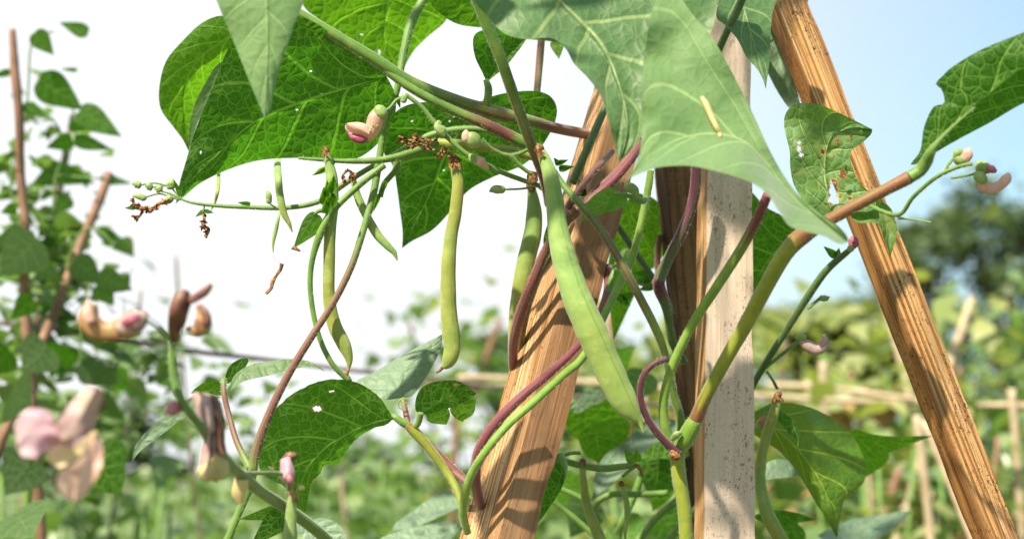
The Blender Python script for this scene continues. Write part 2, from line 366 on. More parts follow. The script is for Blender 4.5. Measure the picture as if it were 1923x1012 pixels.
def woodmat(key, ramp, gscale=1.0, speck=.5, speckcol=(.06, .035, .02), groove=1.0, rough=.7, stain=.3, staincol=(.10, .06, .035), fine=.4):
    g = N('wood_' + key); uv = g.n('UVMap', uv_map='Flat').outputs[0]; oc = uv
    broad = g.noise(g.scale(uv, (150 * gscale, 2.2, 1)), 1.0, 5, .65, .1)
    fin = g.noise(g.scale(uv, (1100 * gscale, 22, 1)), 1.0, 4, .6)
    bands = g.n('TexWave', wave_type='BANDS', bands_direction='X'); g.L(g.scale(uv, (1, .02, 1)), bands.inputs['Vector'])
    bands.inputs['Scale'].default_value = 60 * gscale; bands.inputs['Distortion'].default_value = 11; bands.inputs['Detail'].default_value = 3; bands.inputs['Detail Scale'].default_value = 1.2
    mid_ = g.noise(g.scale(uv, (460 * gscale, 5, 1)), 1.0, 5, .75, .15)
    f = g.math('ADD', g.math('MULTIPLY', broad, .55), g.math('ADD', g.math('MULTIPLY', fin, fine * .7), g.math('MULTIPLY', mid_, .55)))
    f = g.math('MULTIPLY_ADD', g.math('ADD', f, -.55 - .35 * fine), 2.1, .5)
    c = g.ramp(f, *ramp)
    c = g.mix(g.math('MULTIPLY', g.smooth(g.noise(g.scale(uv, (38, 9, 1)), 1.0, 5, .65), .50, .68), stain), c, staincol)
    ln = g.math('MULTIPLY', g.smooth(g.noise(g.scale(uv, (560 * gscale, 2.2, 1)), 1.0, 3, .6, .05), .46, .57), .52 * groove, clamp=True)
    ln2 = g.math('MULTIPLY', g.smooth(g.noise(g.scale(uv, (220 * gscale, 1.3, 1)), 1.0, 4, .6, .05), .50, .60), .22 * groove, clamp=True)
    c = g.mix(g.math('MAXIMUM', ln, ln2), c, ramp[0][1])
    crack = g.math('MAXIMUM', g.smooth(g.noise(g.scale(uv, (640 * gscale, 9, 1)), 1.0, 4, .7, .1), .58, .64), g.smooth(g.noise(g.scale(uv, (230 * gscale, 3, 1)), 1.0, 5, .75, .1), .60, .64))
    c = g.mix(g.math('MULTIPLY', crack, .75 * groove, clamp=True), c, speckcol)
    s1 = g.math('MAXIMUM', g.smooth(g.noise(g.scale(uv, (1150, 700, 1)), 1.0, 2, .5), .585, .66), g.smooth(g.noise(g.scale(uv, (480, 260, 1)), 1.0, 3, .6), .585, .625))
    cl = g.smooth(g.noise(g.scale(uv, (60, 25, 1)), 1.0, 4, .6), .38, .60)
    c = g.mix(g.math('MULTIPLY', g.math('MULTIPLY', s1, cl), speck, clamp=True), c, speckcol)
    p = g.n('BsdfPrincipled'); g.L(c, p.inputs['Base Color']); p.inputs['Roughness'].default_value = rough; p.inputs['Specular IOR Level'].default_value = .25
    h = g.math('ADD', g.math('MULTIPLY', fin, .8), g.math('MULTIPLY', broad, 1.2)); h = g.math('SUBTRACT', h, g.math('ADD', g.math('MULTIPLY', crack, 1.0), ln)); h = g.math('ADD', h, g.math('MULTIPLY', bands.outputs['Fac'], .25 * groove))
    g.L(g.bump(h, .55 * min(groove + .25, 1), .0014), p.inputs['Normal']); g.L(p.outputs[0], g.out.inputs[0]); M[key] = g.m
woodmat('sawn', [(.20, (.17, .07, .022)), (.38, (.46, .24, .09)), (.56, (.64, .39, .18)), (.78, (.76, .56, .33))], 1.0, .8, groove=1.15, stain=.30)
woodmat('planed', [(.20, (.21, .105, .048)), (.5, (.34, .185, .092)), (.80, (.44, .26, .14))], .45, .35, groove=.30, stain=.35, staincol=(.22, .12, .06), fine=.25)
woodmat('chalky', [(.20, (.47, .365, .28)), (.5, (.55, .435, .345)), (.80, (.62, .505, .41))], .4, .8, (.16, .115, .08), groove=.22, stain=.18, staincol=(.48, .34, .22), fine=.25)
woodmat('honey', [(.28, (.34, .17, .05)), (.5, (.58, .34, .14)), (.70, (.68, .46, .24))], 1.0, .4, groove=.8, stain=.2)
woodmat('weathered', [(.20, (.15, .07, .024)), (.40, (.42, .20, .06)), (.58, (.60, .32, .11)), (.80, (.70, .48, .25))], .9, 1.0, (.03, .018, .010), groove=1.45, stain=.35, staincol=(.19, .11, .055))
woodmat('umber', [(.28, (.12, .05, .018)), (.5, (.42, .19, .055)), (.70, (.56, .29, .10))], .6, 1.0, (.035, .02, .010), groove=.4, stain=.7, staincol=(.12, .06, .022))
woodmat('dark', [(.28, (.030, .014, .006)), (.45, (.075, .036, .015)), (.62, (.14, .075, .028)), (.75, (.20, .125, .05))], 1.0, .9, groove=1.2, stain=.4)  # dark brown wood, deepened further for the shade the back post stands in
woodmat('rosy', [(.30, (.13, .07, .038)), (.5, (.22, .125, .07)), (.70, (.29, .18, .11))], .5, 1.0, (.07, .035, .02), groove=.25, stain=.5, staincol=(.13, .07, .04))  # other faces of the back post, shade also mixed into the brown
# ================================================================== the ground
def groundmat():
    g = N('soil'); oc = g.n('TexCoord').outputs['Object']
    c = g.ramp(g.noise(oc, 1.2, 6, .65), (.3, (.05, .075, .02)), (.5, (.10, .11, .045)), (.7, (.17, .12, .07)))
    p = g.n('BsdfPrincipled'); g.L(c, p.inputs['Base Color']); p.inputs['Roughness'].default_value = .95
    g.L(g.bump(g.noise(oc, 20, 5), .8, .05), p.inputs['Normal']); g.L(p.outputs[0], g.out.inputs[0]); M['soil'] = g.m
groundmat()
mb = MB(); n = 60
def gz(x, y): return .05 * noise.noise((x * .3, y * .3, 0)) if math.hypot(x, y) < 60 else 0
ax = [-900, -400, -150, -60, -30] + [-20 + i for i in range(41)] + [30, 60, 150, 400, 900]
ids = [[mb.vert((x, y + 8, gz(x, y)), (x, y)) for x in ax] for y in ax]
for i in range(len(ax) - 1):
    for j in range(len(ax) - 1): mb.face((ids[i][j], ids[i][j + 1], ids[i + 1][j + 1], ids[i + 1][j]))
tag(mb.build('ground', M['soil']), kind='structure')

# ================================================================== posts of the trellis
def post(label, y0, y1, e0, e1, d0, d1, mats, group='wooden trellis posts', to_ground=True, turn=1.0, top_cut=0, seed=0, name='wooden_post'):
    """e0/e1: (left edge, near edge, right edge) pixel x at rows y0 (top) and y1; square-ish section turned towards the viewer"""
    ends = []
    for (y, e, d) in ((y0, e0, d0), (y1, e1, d1)):
        l, m, r = e; pw = d / FPX; wl = (m - l) * pw; wr = (r - m) * pw
        a, b = wr * turn, wl / turn
        if wl < wr * .4: a, b = wr * .62, wl * .62 * 1.0
        if wr < wl * .4: a, b = wr * .62, wl * .62
        mm = P(m, y, d); ll = P(l, y, d + a); rr = P(r, y, d + b)
        ends.append([mm, rr, ll + rr - mm, ll])
    T, B = ends
    if to_ground:
        B2 = []
        for t, b in zip(T, B):
            k = (t.z + .15) / (t.z - b.z); B2.append(t + (b - t) * k)
        B = B2
    L = (T[0] - B[0]).length; nl = int(L / .006); na = 7
    mb = MB(); rings = []
    for i in range(nl + 1):
        f = i / nl; c = [t.lerp(b, f) for t, b in zip(T, B)]; ctr = (c[0] + c[1] + c[2] + c[3]) / 4; ring = []; acc = 0
        for s_ in range(4):
            p, q = c[s_], c[(s_ + 1) % 4]
            for k in range(na):
                u = k / na; pt = p.lerp(q, u); w_ = (q - p).length
                if k == 0: pt = pt.lerp(ctr, .010 + .10 * max(0, noise.noise((f * L * 30 + seed, s_ * 7.1, 0))))
                nv = (pt - ctr).normalized(); k2 = acc + u * w_
                amp = .00045 if mats[s_] in ('sawn', 'weathered', 'dark', 'honey') else .00018
                pt = pt + nv * (amp * (noise.noise((k2 * 500, f * L * 12, seed)) + .5 * noise.noise((k2 * 150, f * L * 60, seed + 4))))
                ring.append(mb.vert(pt, (k2, f * L), 0, (k2 + seed * .3, f * L)))
            acc += w_
        rings.append(ring)
    m = 4 * na; mi = {}
    names = []
    for x in mats:
        if x not in names: names.append(x)
    for i in range(nl):
        for k in range(m):
            mb.face((rings[i][k], rings[i][(k + 1) % m], rings[i + 1][(k + 1) % m], rings[i + 1][k]), names.index(mats[k // na]))
    mb.face(rings[0][::-1], 0); mb.face(rings[-1], 0)
    o = mb.build(name, [M[x] for x in names], None)
    for e in o.data.edges:
        a_, b_ = e.vertices
        if a_ % m == b_ % m and (a_ % m) % na == 0: e.use_edge_sharp = True
    tag(o, label, 'post', group); return o
# face order: near-right, far-right, far-left, near-left
post('sawn brown wooden post leaning right, wrapped by a red and green vine', 150, 1012, (1120, 1158, 1236), (862, 935, 1004), .825, .735,
     ('planed', 'sawn', 'planed', 'sawn'), seed=1, turn=1.7)
post('upright pale grey-white speckled wooden post with honey-coloured side', -60, 1012, (1312, 1332, 1410), (1302, 1321, 1419), .835, .80,
     ('chalky', 'honey', 'chalky', 'honey'), seed=2)
post('orange-brown weathered wooden post with black mould, leaning left at the right of the frame', -120, 1012, (1381, 1408, 1469), (1824, 1856, 1917), .86, .80,
     ('weathered', 'umber', 'weathered', 'umber'), seed=3)
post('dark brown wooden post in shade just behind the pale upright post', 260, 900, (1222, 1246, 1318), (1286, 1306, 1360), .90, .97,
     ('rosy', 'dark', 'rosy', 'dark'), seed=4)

# ================================================================== pods and flowers
def pod(parent, pts, flat=.72, tips=None, cal=True, label=None, lump=.05, seams=True, calr=1.05):
    """bean pod: body with a seam, dry calyx above, dry beak below"""
    mb = MB(); tube_into(mb, pts, sides=20, n=16, flat=flat, seed=len(bpy.data.objects), lump=lump, beads=.010)
    o = mb.build('pod', M['pod'], parent, label=label)
    x, y, d, r = pts[0][:4]
    if cal:
        dx, dy = pts[1][0] - x, pts[1][1] - y; l = math.hypot(dx, dy); dx /= l; dy /= l
        mb = MB(); rnd = random.Random(int(x)); c = max(r, 3)
        tube_into(mb, [(x - dx * c * 1.6, y - dy * c * 1.6, d, c * .45), (x - dx * c * .8, y - dy * c * .8, d, c * calr), (x + dx * c * .5, y + dy * c * .5, d, c * calr * 1.02)], sides=9, n=5, lump=1.0, seed=int(x))
        for k in range(5):
            a = rnd.uniform(-1, 1); w_ = c * .5
            b = (x + a * c * .9, y + dy * c * .2); t = (b[0] + rnd.uniform(-1, 1) * c, b[1] + dy * c * rnd.uniform(.8, 1.8))
            l_, m_, r_ = autoedges(b, t, c * .9); leaf_into(mb, l_, m_, r_, d - .002 * rnd.random() - c / FPX * d, nt=5, ns=2, seed=k, pucker=0, wave=2)
        mb.build('calyx', M['dry'], o)
    if tips:
        mb = MB(); tube_into(mb, tips, sides=6, n=4, lump=.6, seed=3); mb.build('pod_tip', M['dry'], o)
    return o
def blob(parent, pts, mat, name='bud', flat=.8, lump=.15, sides=12, n=6, label=None):
    mb = MB(); tube_into(mb, pts, sides=sides, n=n, flat=flat, lump=lump, seed=len(bpy.data.objects)); return mb.build(name, M[mat], parent, label=label)
def bud(parent, x, y, dx, dy, r, d, mat='bud', cmat='bud', name='bud', curl=.4):
    """a closed bean flower: green cup and a plump curled petal hood; (dx,dy) from cup to end"""
    o = blob(parent, [(x - dx * .15, y - dy * .15, d, r * .3), (x, y, d, r * .75), (x + dx * .3 - dy * curl * .15, y + dy * .3 + dx * curl * .15, d, r), (x + dx * .65 - dy * curl * .25, y + dy * .65 + dx * curl * .25, d, r * .85), (x + dx, y + dy, d, r * .15)], mat, name)
    c = blob(o, [(x - dx * .25, y - dy * .25, d, r * .25), (x - dx * .12, y - dy * .12, d, r * .8), (x + dx * .12, y + dy * .12, d, r * .98), (x + dx * .2, y + dy * .2, d, r * .8)], cmat, 'calyx')
    return o
def wither(par, pts, d, r, n, mat='dry'):
    '''shrivelled brown scraps: a thin crooked core with crumpled flakes'''
    mb = MB(); k0 = random.random() * 40; rn = random.Random(int(pts[0][0] * 7 + pts[0][1]))
    tube_into(mb, [(x + rn.uniform(-1.5, 1.5), y + rn.uniform(-1.5, 1.5), d + rn.uniform(-.002, .002), r * rn.uniform(.35, .7)) for x, y in pts], lump=1.1, seed=k0, n=7, sides=7, flat=.6)
    q = cr([tuple(p) for p in pts], 8)
    for k in range(n):
        b = rn.choice(q); a = rn.uniform(0, 6.3); h = r * rn.uniform(1.0, 2.2); dd = d + rn.uniform(-.004, .003)
        l_, m_, r_ = autoedges(b, (b[0] + math.cos(a) * h, b[1] + math.sin(a) * h), r * rn.uniform(.6, 1.5), bend=rn.uniform(-.3, .3))
        leaf_into(mb, l_, m_, r_, dd, nt=8, ns=3, seed=k + k0, wave=3, pucker=0, cup=rn.uniform(-.8, .8), gx=rn.uniform(-1, 1), gy=rn.uniform(-1, 1), ragged=2)
    return mb.build('withered_flower', M[mat], par)
# ================================================================== vine 1: upper left spray with the pods
v = empty('bean_vine', P(1030, 260, .79), 'bean vine hanging left of the slanted post with long pods and big backlit leaves', 'bean plant')
stem(v, [(545, 18, .755, 11, .35), (600, 50, .757, 11, .35), (700, 110, .762, 12, .35), (775, 157, .768, 12, .45), (860, 190, .775, 11, .55), (935, 213, .78, 13, .62), (990, 226, .785, 11, .5), (1040, 240, .80, 10, .85), (1090, 250, .83, 10, .9), (1130, 256, .87, 10, .9)])
stem(v, [(690, 108, .763, 6, .3), (770, 165, .764, 8, .3), (850, 207, .768, 9, .4), (915, 235, .77, 10, .8), (950, 252, .772, 11, .9), (985, 270, .775, 12, .1), (1015, 285, .78, 11, .1)])
stem(v, [(890, -15, .72, 11, .2), (912, 40, .725, 12, .25), (940, 110, .73, 11, .35), (968, 190, .74, 10.5, .5), (995, 265, .75, 10, .62), (1020, 330, .76, 9.5, .85), (1032, 385, .77, 9, .9)], M['stem'], flat=.8)
stem(v, [(1018, 60, .84, 7, .7), (1012, 130, .835, 7, .7), (1004, 225, .83, 6, .5)], M['stem'])
stem(v, [(912, 150, .775, 5, .0), (917, 165, .775, 7, 0), (916, 185, .776, 7.5, 0), (911, 203, .778, 9, .2)])
stem(v, [(1030, 300, .79, 8, 0), (985, 290, .79, 9, 0), (930, 280, .79, 9, 0), (870, 272, .795, 9, 0), (815, 268, .80, 9, 0)], M['yellowstem'])
stem(v, [(960, 252, .80, 5, 0), (900, 243, .80, 6, 0), (850, 245, .80, 7, 0), (800, 258, .80, 7, .1), (745, 288, .80, 5, .3), (690, 318, .80, 5, .5), (640, 350, .80, 5.5, .5), (600, 378, .80, 5, .4), (540, 390, .80, 4.5, .2), (460, 389, .80, 4, .1), (390, 385, .80, 3.2, .1), (350, 378, .80, 2.2, .1), (325, 366, .80, 1.8, .1), (290, 355, .80, 1.5, 0)])
stem(v, [(820, 268, .79, 9, 0), (770, 288, .782, 8, 0), (720, 300, .778, 6.5, 0), (660, 303, .776, 5, 0), (600, 300, .776, 3.5, 0), (560, 297, .776, 2.5, 0)], M['stem'])
stem(v, [(722, 310, .775, 6, 0), (690, 335, .773, 6, 0), (650, 370, .772, 6, 0), (625, 396, .77, 7, 0), (603, 435, .768, 7.5, 0), (586, 490, .768, 5.5, 0), (583, 550, .768, 5, 0), (597, 625, .768, 5, 0), (622, 680, .768, 5, 0), (655, 715, .77, 5, 0)], M['stem'])
stem(v, [(745, 300, .785, 7, .2), (742, 320, .785, 6, .1), (722, 345, .785, 5, .1), (714, 370, .785, 5, 0)])
# raceme stalks
stem(v, [(762, 178, .76, 4, 0), (790, 200, .76, 4.2, 0), (815, 230, .76, 4.5, 0), (840, 258, .76, 4.5, 0), (880, 292, .76, 4.5, 0), (930, 318, .762, 5, 0), (980, 338, .766, 4.5, 0), (1020, 352, .77, 4, 0)], M['stem'])
stem(v, [(762, 182, .76, 4, 0), (745, 188, .758, 3, 0), (730, 205, .756, 3, 0), (717, 210, .756, 3, 0)])
stem(v, [(905, 262, .755, 2.5, 0), (925, 280, .755, 3, 0), (950, 292, .757, 4.5, 0), (972, 290, .76, 4, 0), (1000, 276, .765, 3.5, 0)])
stem(v, [(960, 292, .757, 4.5, 0), (975, 310, .758, 4, 0), (998, 328, .76, 3.5, 0)])
stem(v, [(945, 356, .765, 2, 0), (975, 355, .767, 1.8, 0), (1000, 352, .769, 2, 0)])
bud(v, 758, 190, 4, -16, 6, .758, name='bud', curl=0)
# leaves
leaf(v, [(716, 118), (680, 96), (640, 76), (600, 48), (565, 32), (520, 26), (470, 50), (430, 90), (405, 150), (385, 200), (365, 250), (350, 300), (337, 345)],
     [(726, 144), (650, 166), (579, 188), (481, 228), (415, 285), (364, 336), (330, 383)],
     [(741, 175), (742, 215), (722, 255), (690, 287), (655, 301), (600, 297), (520, 298), (470, 305), (420, 322), (375, 345), (345, 370)],
     .80, 'under', gx=-.10, gy=.75, cup=.04, bow=-.05, nt=110, ns=44, holes=[(582, 135, 2.0, 1.5), (558, 207, 2, 1.6), (378, 286, 2.2, 1.6)], seed=2)
leaf(v, [(438, 40), (415, 30), (380, 43), (345, 75), (312, 115), (299, 165), (302, 205), (325, 238), (343, 262)],
     [(470, 60), (430, 72), (385, 100), (355, 140), (345, 190), (348, 235), (354, 284)],
     [(480, 90), (440, 120), (412, 150), (390, 190), (370, 225), (362, 255), (357, 275)],
     .86, 'bright', gx=.2, gy=.7, cup=.10, wave=.5, nt=80, ns=30, seed=5)
leaf(v, [(425, 110), (405, 125), (385, 158), (368, 190), (358, 225), (354, 262)], [(430, 95), (415, 125), (398, 165), (380, 200), (364, 235), (356, 278)],
     [(420, 140), (405, 170), (388, 200), (372, 230), (362, 260)], .845, 'pale', gy=.3, nt=40, ns=8, seed=8)
leaf(v, [(690, -90), (600, -60), (565, -20), (572, 15), (610, 45), (660, 85), (715, 120)], [(745, -80), (738, -30), (728, 20), (722, 70), (735, 110), (752, 140)],
     [(790, -90), (850, -50), (850, 10), (835, 42), (805, 68), (778, 95), (762, 122)], .88, 'bright', gx=.0, gy=.85, cup=.03, nt=90, ns=36, holes=[(712, 98, 2.5, 4), (679, 65, 2, 2)], seed=11)
leaf(v, [(860, -60), (815, -30), (808, 0), (815, 15)], [(960, -40), (915, -15), (872, 8), (828, 27)], [(985, 0), (975, 40), (930, 52), (880, 50), (850, 42)],
     .83, 'bright', gy=.7, seed=14, nt=50, ns=20)
leaf(v, [(905, 135), (893, 110), (888, 82), (893, 64), (915, 55), (950, 50)], [(914, 155), (925, 130), (940, 100), (962, 80), (992, 66)], [(930, 142), (950, 125), (968, 103), (985, 80)],
     .78, 'under', gy=.3, cup=-.18, nt=40, ns=16, seed=17)
leaf(v, [(905, 190), (862, 196), (800, 192), (755, 202), (725, 232), (714, 262), (722, 290), (738, 312), (745, 350), (751, 395), (756, 435)],
     [(893, 200), (877, 225), (852, 265), (831, 301), (815, 345), (795, 390), (773, 432), (755, 466)],
     [(915, 185), (950, 175), (1000, 171), (1032, 180), (1046, 205), (1038, 240), (1010, 285), (978, 312), (925, 333), (880, 358), (848, 395), (812, 432), (775, 452)],
     .845, 'under', gx=.05, gy=.6, cup=.02, bow=.02, nt=110, ns=44, holes=[(775, 227, 1.8, 1.8), (852, 220, 2, 1.5), (845, 228, 1.5, 1.5), (868, 216, 1.5, 1.5), (834, 320, 2, 1.6)], seed=20)
autoleaf(v, (592, 402), (550, 468), 34, .765, 'young', gx=.4, gy=.3, asym=.3)
stem(v, [(615, 398, .768, 4, 0), (600, 396, .766, 4, 0), (588, 404, .765, 3, 0)], hair=1200)
autoleaf(v, (1045, 75), (1050, 112), 24, .87, 'yellowing')
for k, (x, y) in enumerate([(616, 350), (608, 362), (622, 366), (612, 378), (621, 340)]):
    autoleaf(v, (x + 2, y + 22), (x - 2 + k * 2, y - 12), 18, .765 - k * .001, 'bright', cup=-.3)
for b, t in [((612, 318), (585, 330)), ((745, 180), (752, 205)), ((712, 365), (700, 400)), ((725, 340), (712, 372)), ((340, 368), (325, 335)), ((470, 384), (445, 380)), ((1010, 345), (1022, 362))]:
    autoleaf(v, b, t, 9, .79 if b[0] < 500 else .775, 'bright', cup=-.2, nt=10, ns=4)
# pods
pod(v, [(853, 305, .765, 9, 0), (860, 345, .765, 11, 1), (855, 400, .765, 12, 1), (846, 450, .765, 12.5, .6), (842, 510, .765, 14, .8), (842, 570, .765, 15, .8), (846, 620, .765, 16.5, .7), (849, 655, .765, 16, .6), (842, 678, .765, 13, .6), (832, 690, .765, 5, .5)],
    tips=[(833, 688, .765, 4), (825, 696, .765, 3), (819, 700, .765, 1)], cal=True, label='fat yellow-green pod hanging alone')
pod(v, [(612, 285, .772, 6, 0), (622, 330, .772, 11, 0), (624, 380, .772, 12, .0), (620, 430, .772, 11, .6), (618, 500, .772, 11, .9), (618, 560, .772, 11.5, .9), (628, 610, .772, 13, .8), (645, 645, .772, 13, .7), (655, 672, .772, 8, .6), (655, 692, .772, 2.5, .5)],
    tips=[(655, 692, .772, 2.5), (650, 704, .772, 5), (657, 714, .772, 3.5), (660, 724, .772, 1.5)])
pod(v, [(521, 270, .86, 5, 0), (521, 300, .83, 6, 0), (522, 330, .785, 7, 0), (526, 370, .785, 7.5, 0), (533, 400, .785, 6.5, .7), (543, 420, .785, 4, 1), (549, 436, .785, 1, 1)], cal=False)
pod(v, [(663, 335, .78, 5, 0), (672, 370, .78, 7.5, 0), (688, 405, .78, 8, 0), (708, 440, .78, 8.5, 0), (728, 462, .78, 7, 0), (740, 474, .78, 5, 0), (746, 489, .78, 1.2, .5)])
pod(v, [(413, 298, .86, 3, .5), (411, 322, .83, 3.5, .5), (409, 355, .80, 4, .6), (404, 378, .80, 3, .6), (396, 396, .80, 1, .5)], cal=False)
pod(v, [(527, 389, .798, 1.5, 0), (524, 404, .79, 2.5, 0), (518, 432, .79, 4, 0), (513, 455, .79, 3, 0), (513, 474, .79, .8, 0)], cal=False)
pod(v, [(998, 350, .81, 7, 0), (1003, 395, .81, 14, 0), (1000, 440, .81, 17, 0), (988, 490, .81, 17, .3), (977, 550, .81, 17, .9), (968, 620, .81, 14, .9), (965, 680, .81, 10, .9), (962, 730, .81, 4, .9)], calr=1.3)
pod(v, [(1016, 285, .735, 9, 0), (1032, 325, .733, 14, 0), (1042, 380, .73, 17, 0), (1049, 440, .728, 20, 0), (1064, 500, .725, 24, 0), (1084, 560, .722, 27, .1), (1110, 620, .72, 29, .35), (1137, 680, .72, 28, .35), (1160, 730, .72, 27, .3), (1178, 762, .72, 23, .3), (1192, 780, .72, 14, .3), (1202, 792, .72, 6, .3), (1208, 812, .72, 1, .3)],
    flat=.62, label='largest pod, crossing the slanted post', lump=.035)
# flowers and buds
fl = blob(v, [(712, 206, .755, 9), (706, 222, .755, 15), (700, 240, .755, 15), (695, 250, .755, 14), (682, 252, .755, 15), (668, 246, .755, 14), (655, 238, .755, 9), (650, 234, .755, 3)], 'petal', 'flower', lump=.12)
wither(fl, [(698, 228), (706, 236), (696, 242)], .7475, 4, 5, 'cream')
leaf(fl, [(664, 250), (654, 244), (650, 238)], [(694, 252), (680, 244), (662, 236), (650, 232)], [(690, 236), (676, 230), (660, 230)], .7485, 'petal', 'petal', nt=16, ns=6, wave=3, pucker=0, cup=.3)
blob(fl, [(708, 198, .754, 3), (711, 204, .754, 11), (716, 215, .754, 13), (716, 224, .754, 8)], 'bud', 'calyx')
blob(fl, [(655, 250, .753, 3), (666, 259, .752, 7), (680, 262, .752, 8), (690, 262, .753, 3)], 'magenta', 'petal')
for a in [(885, 256, 12, 8, 14), ]:
    f2 = blob(v, [(872, 252, .75, 4), (880, 258, .75, 13), (890, 264, .75, 15), (900, 268, .75, 10), (906, 268, .75, 2)], 'bud', 'bud')
    blob(f2, [(876, 244, .749, 2), (875, 252, .749, 8), (877, 262, .749, 9), (880, 268, .749, 3)], 'petal', 'petal')
blob(v, [(826, 228, .757, 4), (822, 238, .756, 8), (829, 248, .756, 9), (835, 256, .756, 4)], 'bud', 'bud', lump=.6)
blob(v, [(882, 290, .757, 3), (888, 298, .756, 8), (893, 306, .756, 5)], 'bud', 'bud', lump=.4)
blob(v, [(895, 296, .757, 5), (903, 304, .756, 10), (910, 310, .756, 7), (918, 318, .756, 2)], 'petal', 'bud', lump=.4)
bud(v, 943, 356, -24, 4, 8, .765)
bud(v, 505, 378, -5, -20, 6, .79)
stem(v, [(505, 378, .79, 1.6, 0), (509, 384, .793, 1.4, 0), (517, 390, .798, 1.6, 0)], hair=0)
for q_ in [[(345, 376), (330, 362), (318, 350), (300, 350), (285, 352)], [(318, 350), (290, 344), (262, 348)], [(345, 376), (325, 372), (300, 364), (275, 370)], [(384, 386), (383, 392), (382, 400)], [(330, 370), (318, 376), (304, 384)]]:
    stem(v, [(x, y, .80, 1.6, .1) for x, y in q_], hair=0)
bud(v, 622, 310, -30, 16, 3, .775)
for x, y, dx, dy, r in [(262, 348, -14, -2, 7), (284, 352, -12, -2, 7), (270, 372, -22, -3, 6), (322, 352, -4, -16, 9), (320, 378, -8, -10, 8), (300, 358, -6, -10, 7)]: bud(v, x, y, dx, dy, r, .80)
wither(v, [(250, 372), (254, 386), (268, 392), (285, 392), (300, 384), (318, 374)], .80, 6, 26)
wither(v, [(247, 405), (258, 406), (266, 400), (268, 392)], .80, 4, 8); wither(v, [(262, 405), (256, 415)], .80, 2.5, 3)
wither(v, [(382, 398), (384, 412), (382, 425), (392, 432), (385, 446)], .80, 5, 16)
for b, t in [((383, 396), (366, 408)), ((384, 396), (402, 400)), ((255, 390), (233, 391))]: autoleaf(v, b, t, 8, .80, 'bright', nt=8, ns=3)
# brown shrivelled bracts where the pods join
for q in [[(748, 258), (765, 262), (785, 268)], [(765, 268), (788, 262), (815, 264)], [(772, 278), (790, 272), (812, 280)], [(795, 258), (806, 268), (800, 280)], [(782, 262), (780, 250)], [(820, 292), (836, 288), (852, 292)], [(832, 278), (828, 296)], [(768, 275), (760, 262), (750, 270)]]:
    pass
    wither(v, q, .762, 4.4, 9)
mb = MB(); tube_into(mb, [(1000, 322, .768, 8), (998, 334, .768, 9), (1004, 344, .768, 7)], lump=.6); mb.build('withered_flower', M['dry'], v)
wither(v, [(664, 326), (652, 322), (644, 332), (650, 342), (638, 350)], .775, 4, 14)
mb = MB(); tube_into(mb, [(548, 466, .765, 3), (556, 468, .765, 2.5), (564, 472, .765, 1)], lump=1.2); mb.build('withered_flower', M['dry'], v)

# dry tendril hanging on a spider thread
mb = MB(); tube_into(mb, [(529, 495, .79, 3.5), (526, 508, .79, 4), (518, 520, .79, 3), (512, 530, .79, 3.5), (509, 541, .79, 3), (500, 552, .79, 2.5)], lump=1.2, n=10, seed=9)
tube_into(mb, [(513, 474, .79, .25), (515, 486, .79, .25), (529, 495, .79, .25)], sides=5)
tag(mb.build('dry_tendril', M['dry'], None), 'brown shrivelled scrap of tendril dangling in the white sky on a thread', 'dry tendril')

# ================================================================== vine 2: twisting round the slanted post
v = empty('bean_vine', P(870, 1012, .70), 'red and green bean vine spiralling up around the slanted sawn post', 'bean plant')
stem(v, [(878, 1000, .745, 7, .05), (869, 955, .738, 8, .05), (884, 893, .728, 8, .1), (916, 842, .722, 8, .05), (955, 796, .725, 8, .0), (1005, 752, .73, 8, .0), (1055, 706, .74, 8, 0), (1098, 665, .75, 8, 0), (1150, 560, .765, 7, 0), (1185, 490, .77, 7, 0), (1206, 410, .77, 7, 0), (1218, 350, .77, 7, 0), (1222, 320, .77, 6, 0)], M['limestem'], name='stem')
stem(v, [(905, 955, .765, 8, .9), (893, 905, .742, 10, .8), (898, 850, .730, 10, .85), (925, 800, .728, 9.5, .85), (975, 748, .73, 9, .85), (1030, 702, .738, 8, .9), (1085, 650, .75, 7, .95), (1128, 590, .772, 10, 1), (1142, 545, .79, 9, 1), (1140, 500, .80, 8, 1)], M['redstem'], name='stem')
stem(v, [(963, 690, .80, 8, .8), (965, 640, .785, 10, .75), (977, 590, .775, 11, .75), (1000, 530, .765, 10, .75), (1025, 470, .76, 9, .7), (1060, 415, .755, 9, .7), (1110, 375, .757, 9, .75), (1155, 335, .762, 9, .9), (1200, 280, .77, 8, .9), (1235, 240, .78, 8, .9)], M['redstem'], name='stem')
stem(v, [(975, 640, .80, 6, .9), (985, 580, .79, 7, .8), (1012, 510, .777, 6, .7), (1045, 440, .765, 6, .7), (1085, 400, .765, 6, .7)], M['stem'], name='stem')
stem(v, [(1140, 195, .79, 7, .3), (1118, 245, .785, 7.5, .3), (1098, 290, .782, 7.5, .2), (1075, 345, .78, 7, .2)], M['darkstem'])
stem(v, [(1035, 315, .75, 6, .2), (1060, 350, .745, 6, .2), (1095, 390, .74, 7, .5), (1130, 435, .738, 7.5, .6), (1170, 500, .735, 8, .65), (1205, 565, .735, 8, .6), (1235, 625, .74, 8, .5), (1250, 670, .745, 7, .5), (1262, 730, .75, 8, .4), (1278, 790, .755, 9, .4), (1275, 850, .76, 8, .3)], M['stem'])
stem(v, [(1155, 365, .745, 4, 0), (1180, 368, .745, 4.5, 0), (1205, 378, .75, 6, 0), (1213, 372, .76, 5, 0)], hair=3000)
leaf(v, [(1150, 352), (1125, 360), (1105, 378), (1096, 398)], [(1170, 368), (1145, 378), (1120, 393), (1093, 418)], [(1165, 385), (1145, 398), (1120, 405)], .745, 'young', gy=-.3, nt=36, ns=12)
